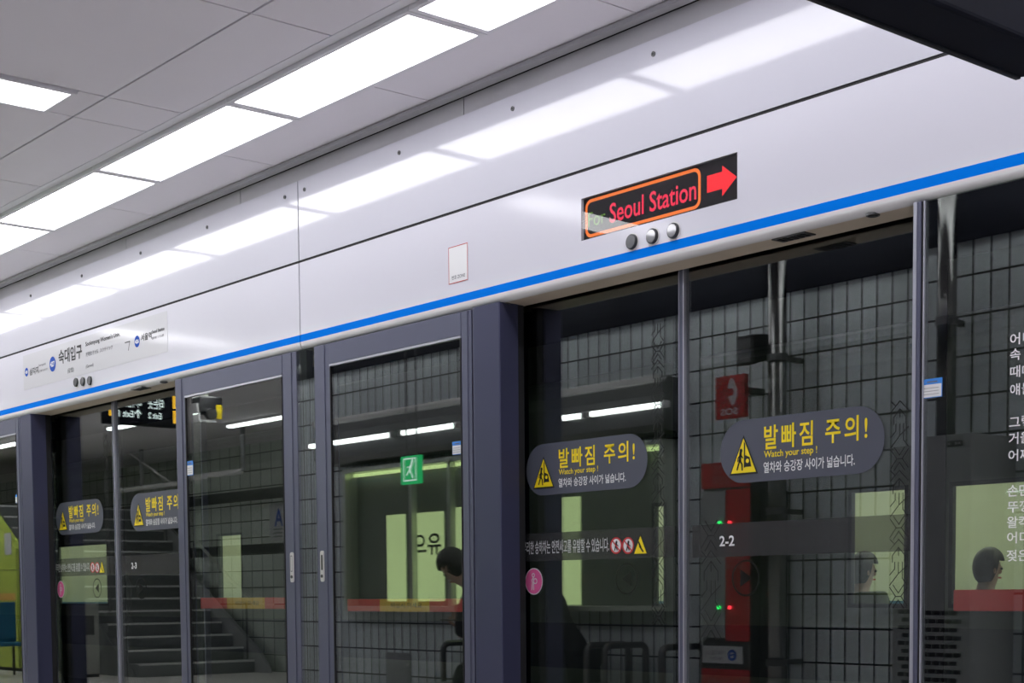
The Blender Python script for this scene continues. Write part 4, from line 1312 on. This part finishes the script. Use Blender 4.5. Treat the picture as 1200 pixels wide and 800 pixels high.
# SOS flag sign above it
SY = 1.4
sx0, sx1 = seen(837.5, 465, SY, YS)[0], seen(872, 465, SY, YS)[0]
sz0, sz1 = seen(855, 490, SY, YS)[1], seen(855, 439.5, SY, YS)[1]
t = thing('telephone_sign', 'red box sign with a white telephone receiver and SOS', 'sign', ((sx0 + sx1) / 2, SY - .1, sz0))
MB().box(sx0, sx1, SY - .04, SY, sz0, sz1).build('sign_box', M['sosred'], t, bevel=.006)
w = sx1 - sx0; h = sz1 - sz0
ps = ('y', SY + .0012)
P = lambda u, q: (sx1 - w * u, sz0 + h * q)
text('SOS', sx0 + w * .78, sx0 + w * .2, sz0 + h * .08, sz0 + h * .24, ps, M['softwhite'], t, bold=.03)
arc = [P(.42 + .38 * math.sin(a) - .18, .60 + .26 * math.cos(a)) for a in [.35 + 2.3 * i / 10 for i in range(11)]]
arc = [P(1 - (.36 + .34 * math.sin(a)), .60 + .24 * math.cos(a)) for a in [.35 + 2.3 * i / 10 for i in range(11)]]
flat('receiver', thick(arc, [w * q for q in (.26, .27, .2, .13, .12, .12, .12, .13, .2, .27, .26)]), ps, M['softwhite'], t)
MB().box((sx0 + sx1) / 2 - .02, (sx0 + sx1) / 2 + .02, WALL_Y, SY - .04, sz1 - .1, sz1 - .06).build('bracket', M['dsteel'], t)
# stainless drain pipe and a second one
def pipe(px, r, gy, y, label, z0=0.0):
    xx = X(px, 2 * gy - y, 560)
    t = thing('wall_pipe', label, 'pipe', (xx, y, 0), 'stainless pipes on the tiled wall')
    MB().cyl((xx, y, z0), (xx, y, CZ), r, 20).build('pipe_tube', M['pipe'], t, smooth=True)
    for z in (.6, 1.5, 2.4):
        if z < z0:
            continue
        MB().cyl((xx, y, z), (xx, y, z + .04), r + .008, 20).build('pipe_clamp', M['dsteel'], t)
        MB().box(xx - .015, xx + .015, WALL_Y, y - r, z + .005, z + .035).build('clamp_bracket', M['dsteel'], t)
pipe(910, .055, YS, 1.32, 'thick stainless pipe right of the emergency cabinet, seen beside the caution sticker')
pipe(1107, .05, YE, 1.24, 'stainless pipe seen through the poem panel beside the blue tag', seen(1120, 508, 1.5, YE)[1] + .01)
# dark recess beside the cabinet: a tall black riser box
rx0, rx1 = kx1 + .012, seen(903, 700, 1.26, YS)[0]
t = thing('riser_box', 'tall black riser box beside the emergency cabinet', 'box', ((rx0 + rx1) / 2, 1.18, 0))
MB().box(rx0, rx1, WALL_Y + .001, 1.26, 0, seen(890, 575, 1.26, YS)[1]).build('box_body', M['black'], t, bevel=.006)
MB().box(rx0 + .02, rx1 - .02, 1.26, 1.266, .1, 1.2).build('box_lid', M['black'], t, bevel=.002)
# speaker on the wall
px0, pz0 = seen(862, 430, 1.4, YS); px1, pz1 = seen(883, 387, 1.4, YS)
t = thing('wall_speaker', 'black loudspeaker high on the tiled wall', 'speaker', ((px0 + px1) / 2, 1.3, pz0))
MB().prism([(1.2, pz0 + .06), (1.4, pz0), (1.4, pz1 - .02), (1.2, pz1)], 'x', px0, px1).build('speaker_box', M['black'], t, bevel=.008)
MB().box(px0 + .02, px1 - .02, 1.4, 1.406, pz0 + .02, pz1 - .04).build('speaker_grille', M['dsteel'], t)
MB().box((px0 + px1) / 2 - .02, (px0 + px1) / 2 + .02, WALL_Y, 1.2, pz1 - .1, pz1 - .06).build('bracket', M['dsteel'], t)
# steel locker with a perforated lower front
VY = 1.5
vx0, vx1 = seen(1046, 600, VY, YS)[0], seen(1137, 600, VY, YE)[0]
t = thing('steel_locker', 'grey steel locker with a small display and perforated lower front', 'locker', ((vx0 + vx1) / 2, 1.3, 0))
vz = seen(1120, 508, VY, YE)[1]
MB().box(vx0, vx1, WALL_Y + .002, VY, 0, vz).build('locker_body', M['ash'], t, bevel=.005)
a, b = seen(1110, 517, VY, YE); c, d = seen(1128, 522, VY, YE)
MB().box(a, c, VY, VY + .006, d, b).build('locker_display', M['black'], t)
flat('display_digits', [rect(a + (c - a) * u, a + (c - a) * (u + .13), d + (b - d) * .3, d + (b - d) * .7) for u in (.1, .55, .75)], ('y', VY + .0068), M['softwhite'], t)
slots = []
pz1 = .95
for r in range(22):
    z = pz1 - .042 * r - .03
    for k in range(12):
        u = vx0 + .04 + (vx1 - vx0 - .08) * (k + (.5 if r % 2 else 0)) / 12.5
        slots.append(rect(u, u + (vx1 - vx0) / 15.5, z, z + .022))
flat('perforation', slots, ('y', VY + .0012), M['ink'], t)

# ------------------------------------------------------------------ stair hall
t = thing('staircase', 'dark granite stairs climbing away, pale nosings on each step', 'staircase', (-18.1, -1.5, 0))
sx, tr, rs = -17.95, .29, .17
NS = 14
for i in range(NS):
    x1 = sx - tr * i
    st = MB().box(x1 - tr, x1, -2.5, -.47, 0 if i == 0 else rs * i - .02, rs * (i + 1)).build('step', M['stair'], t)
    MB().box(x1 - .03, x1 + .004, -2.5, -.47, rs * (i + 1), rs * (i + 1) + .004).box(x1 + .0005, x1 + .004, -2.5, -.47, rs * (i + 1) - .022, rs * (i + 1)).build('step_nosing', M['nosing'], st)
xe = sx - tr * NS
MB().prism([(sx - .1, .0), (sx - .1, .05), (-20.69, rs * 9 + .1), (-20.69, 0)], 'y', -.468, -.44).build('stringer', M['stair'], t)
MB().prism([(sx + .35, 0), (sx + .35, .06), (sx + .1, .28), (xe, rs * NS + .30), (xe, rs * NS - .5), (sx - .2, 0)], 'y', -2.56, -2.505).build('stringer', M['ash'], t)
hr = t
MB().tube([(sx + .6, -2.45, .92), (sx + .1, -2.45, .92), (xe, -2.45, .92 + rs * NS)], .022, 10).build('handrail', M['rail'], hr, smooth=True)
for i in (0, 5, 10):
    MB().cyl((sx - tr * i - .1, -2.45, rs * (i + 1)), (sx - tr * i - .1, -2.45, .92 + rs * i + .03), .014, 10).build('rail_post', M['dsteel'], hr)
# green clad flank wall
g0 = X(30, 2 * YE + .33, 640) + 1.4
t = thing('stair_flank', 'yellow-green clad side wall of the stairs with dark joints', 'side wall', (-24, -.38, 0))
def ftop(x): return 1.72 + (-20.7 - x) * .62
cuts = [-20.7, -21.9, -23.1, -24.3]
for a, b in zip(cuts, cuts[1:]):
    a -= .006; b += .006
    z = 0.05
    rows = [.72, 1.42, 3.0]
    for r in rows:
        ta, tb = min(r, ftop(a)), min(r, ftop(b))
        if tb - z < .02:
            break
        if ta <= z:
            xs = -20.7 - (z - 1.72) / .62
            MB().prism([(xs, z), (b, z), (b, tb)], 'y', -.45, -.33).build('cladding_panel', M['green'], t)
        elif tb > ta and tb >= r and ta < r:
            xs = -20.7 - (r - 1.72) / .62
            MB().prism([(a, z), (b, z), (b, r), (xs, r), (a, ta)], 'y', -.45, -.33).build('cladding_panel', M['green'], t)
        else:
            MB().prism([(a, z), (b, z), (b, tb), (a, ta)], 'y', -.45, -.33).build('cladding_panel', M['green'], t)
        z = r + .012
MB().box(-24.3, -20.7, -.44, -.36, 0, .05).build('base_strip', M['ink'], t)
MB().box(-24.2, -20.75, -.33, -.322, 1.0, 1.1).build('orange_strip', M['orange'], t)
a, b = seen(5, 650, -.32, YE); c, d = seen(12, 624, -.32, YE)
tag(MB().box(a, c, -.328, -.322, b, d).build('flank_notice', M['softwhite']), 'small pale notice on the yellow-green wall', 'notice')
# teal chair unit by the green wall
a, b = floor_seen(6, 792, YE)
t = thing('waiting_chair', 'teal plastic waiting chair before the yellow-green wall', 'chair', (a, b, 0))
MB().box(a - .26, a + .22, b - .25, b + .25, .40, .45).build('seat', M['teal'], t, bevel=.015)
MB().box(a - .26, a - .2, b - .25, b + .25, .45, .98).build('backrest', M['teal'], t, bevel=.015)
for u in (-.2, .18):
    for w in (-.2, .2):
        MB().cyl((a + u, b + w, 0), (a + u, b + w, .40), .018, 10).build('leg', M['dsteel'], t)
# gate post, and two green uprights standing in for lit glass edges
a, b = floor_seen(98, 793, YS)
t = thing('steel_post_box', 'squat steel post box at the foot of the stairs', 'post box', (a, b, 0))
MB().box(a - .13, a + .13, b - .17, b + .13, .04, .98).build('box_body', M['steel'], t, bevel=.01)
MB().box(a - .15, a + .15, b - .19, b + .15, .98, 1.01).build('box_top', M['steel'], t, bevel=.006)
MB().box(a - .12, a + .12, b - .16, b + .12, 0, .04).build('box_foot', M['ink'], t)
MB().box(a + .131, a + .137, b - .1, b + .08, .55, .8).build('box_hatch', M['dsteel'], t)
for i, (px, yy, top) in enumerate(((74.5, -.24, 1.12), (88, .16, 1.05))):
    a, b = X(px, 2 * YS - yy, 760), yy
    t = thing('lit_edge_upright', ('thin green upright standing in for a lit glass edge, left of the steel post box', 'thin green upright standing in for a lit glass edge, against the steel post box')[i], 'post', (a, b, 0), 'green uprights by the stairs')
    MB().cyl((a, b, .02), (a, b, top), .028, 12).build('upright', M['green'], t, smooth=True)
    MB().cyl((a, b, 0), (a, b, .02), .06, 16).build('foot_plate', M['dsteel'], t)
# framed blue-lettered notice on the stair wall
a, b = seen(317, 634, FAR_Y, YE); c, d = seen(335, 590, FAR_Y, YE)
t = thing('wall_notice', 'pale notice with a blue letter A on the stair wall', 'notice', ((a + c) / 2, FAR_Y + .01, b))
MB().box(a, c, FAR_Y + .001, FAR_Y + .012, b, d).build('notice_sheet', M['softwhite'], t)
text('A', c - (c - a) * .15, a + (c - a) * .3, b + (d - b) * .4, b + (d - b) * .88, ('y', FAR_Y + .0135), M['bluesign'], t, bold=.02)
flat('notice_print', [rect(a + (c - a) * .25, c - (c - a) * .2, b + (d - b) * (.1 + .1 * k), b + (d - b) * (.14 + .1 * k)) for k in range(3)], ('y', FAR_Y + .0135), M['inkgrey'], t)
# black direction sign over the platform, lettered towards the stairs' users
gx = -13.2
d1, d2 = ray(126, 476), ray(212, 476)
y1 = 2 * YS - gx * d1.y / d1.x; y2 = 2 * YS - gx * d2.y / d2.x
zc = EYE + ray(165, 477).z * gx / ray(165, 477).x
ylo, yhi = min(y1, y2), max(y1, y2)
t = thing('direction_sign', 'black hanging direction sign with white exit arrows and yellow squares', 'sign', (gx - .08, (ylo + yhi) / 2, zc - .16))
MB().box(gx - .16, gx, ylo, yhi, zc - .16, zc + .15).build('sign_box', M['signblack'], t, bevel=.008)
pg = ('x', gx + .0015)
L = yhi - ylo
M['signwhite'] = emit('sign_white', (0.8, 0.95, 0.95), 2.6)
M['signyellow'] = emit('sign_yellow', (1.0, 0.55, 0.02), 2.6)
text('나가는곳 1', ylo + L * .55, ylo + L * .85, zc - .01, zc + .09, pg, M['signwhite'], t, bold=.02)
text('Exit 1', ylo + L * .66, ylo + L * .86, zc - .1, zc - .04, pg, M['signwhite'], t, bold=.02)
text('타는곳', ylo + L * .25, ylo + L * .46, zc - .01, zc + .09, pg, M['signwhite'], t, bold=.02)
text('Exit 2', ylo + L * .28, ylo + L * .46, zc - .1, zc - .04, pg, M['signwhite'], t, bold=.02)
flat('arrow', stroke([(ylo + L * .60, zc - .1), (ylo + L * .60, zc - .03)], .012) + stroke([(ylo + L * .565, zc - .06), (ylo + L * .60, zc - .03), (ylo + L * .635, zc - .06)], .012), pg, M['signwhite'], t)
flat('yellow_square', [rect(ylo + L * .02, ylo + L * .12, zc - .13, zc - .01), rect(ylo + L * .02, ylo + L * .12, zc + .01, zc + .13)], pg, M['signyellow'], t)
flat('yellow_arrow', [[(ylo + L * .99, zc - .1), (ylo + L * .99, zc - .02), (ylo + L * .9, zc - .1)]], pg, M['signyellow'], t)
MB().cyl((gx - .08, ylo + .08, zc + .14), (gx - .08, ylo + .08, CZ), .014, 10).cyl((gx - .08, yhi - .08, zc + .14), (gx - .08, yhi - .08, CZ), .014, 10).build('hanger_rod', M['dsteel'], t)
# lamps under the stair hall ceiling
for i, (px, py, n) in enumerate(((300, 495, 1.3), (176, 494, 2.2), (20, 520, 1.6))):
    d = ray(px, py)
    k = (CZ - .05 - EYE) / d.z
    gy = (YE, YS, YE)[i]
    a, b = d.x * k, 2 * gy - d.y * k
    if b < FAR_Y + .15: b = FAR_Y + .15
    t = thing('batten_lamp', ('short white batten lamp seen in the left emergency door', 'white batten lamp under the direction sign, over the stairs', 'white batten lamp at the left edge over the yellow-green wall')[i], 'lamp', (a, b, CZ - .06), 'batten lamps in the stair hall')
    MB().box(a - n / 2, a + n / 2, b - .06, b + .06, CZ - .03, CZ).build('lamp_tray', M['lip'], t)
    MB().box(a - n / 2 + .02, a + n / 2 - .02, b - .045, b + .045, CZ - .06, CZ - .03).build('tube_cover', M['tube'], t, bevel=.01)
# suspended rail above the stairs
a, za = seen(136, 555, -1.6, YS); b, zb = seen(283, 576, -1.6, YE)
zr = (za + zb) / 2
t = thing('suspended_rail', 'grey suspended rail crossing above the stairs on slim hangers', 'rail', ((a + b) / 2, -1.6, zr))
MB().cyl((a, -1.6, zr), (b, -1.6, zr), .035, 12).build('rail_tube', M['lip'], t, smooth=True)
for px, gy in ((166, YS), (285, YE)):
    xx = seen(px, 560, -1.6, gy)[0]
    MB().cyl((xx, -1.6, zr), (xx, -1.6, CZ), .03, 12).build('hanger', M['ash'], t, smooth=True)
xa = seen(150, 504, -1.6, YS)[0]; xb = seen(202, 556, -1.6, YS)[0]
MB().cyl((xa, -1.6, CZ - .02), (xb, -1.6, zr), .014, 10).build('brace', M['lip'], t, smooth=True)
# camera housing hanging by the emergency door
a = -13.6
d = ray(243, 479)
yy = 2 * YE - a * d.y / d.x; zz_ = EYE + d.z * a / d.x
t = thing('security_camera', 'black ceiling camera housing with a white cradle and yellow tag', 'camera', (a, yy, zz_ - .14))
MB().box(a - .12, a + .06, yy - .14, yy + .12, zz_ - .05, zz_ + .12).build('housing', M['black'], t, bevel=.02)
MB().prism([(yy - .05, zz_ - .14), (yy + .14, zz_ - .14), (yy + .17, zz_ + .04), (yy + .15, zz_ + .04), (yy + .125, zz_ - .12), (yy - .05, zz_ - .12)], 'x', a - .08, a + .08).build('cradle', M['lip'], t)
MB().cyl((a + .02, yy, zz_ - .05), (a + .10, yy, zz_ - .06), .055, 18).build('lens_barrel', M['dsteel'], t)
MB().box(a + .06, a + .068, yy - .12, yy - .06, zz_ - .1, zz_ + .04).build('yellow_tag', M['yellow'], t)
MB().cyl((a - .03, yy, zz_ + .11), (a - .03, yy, CZ), .02, 12).build('mount_pole', M['rail'], t)
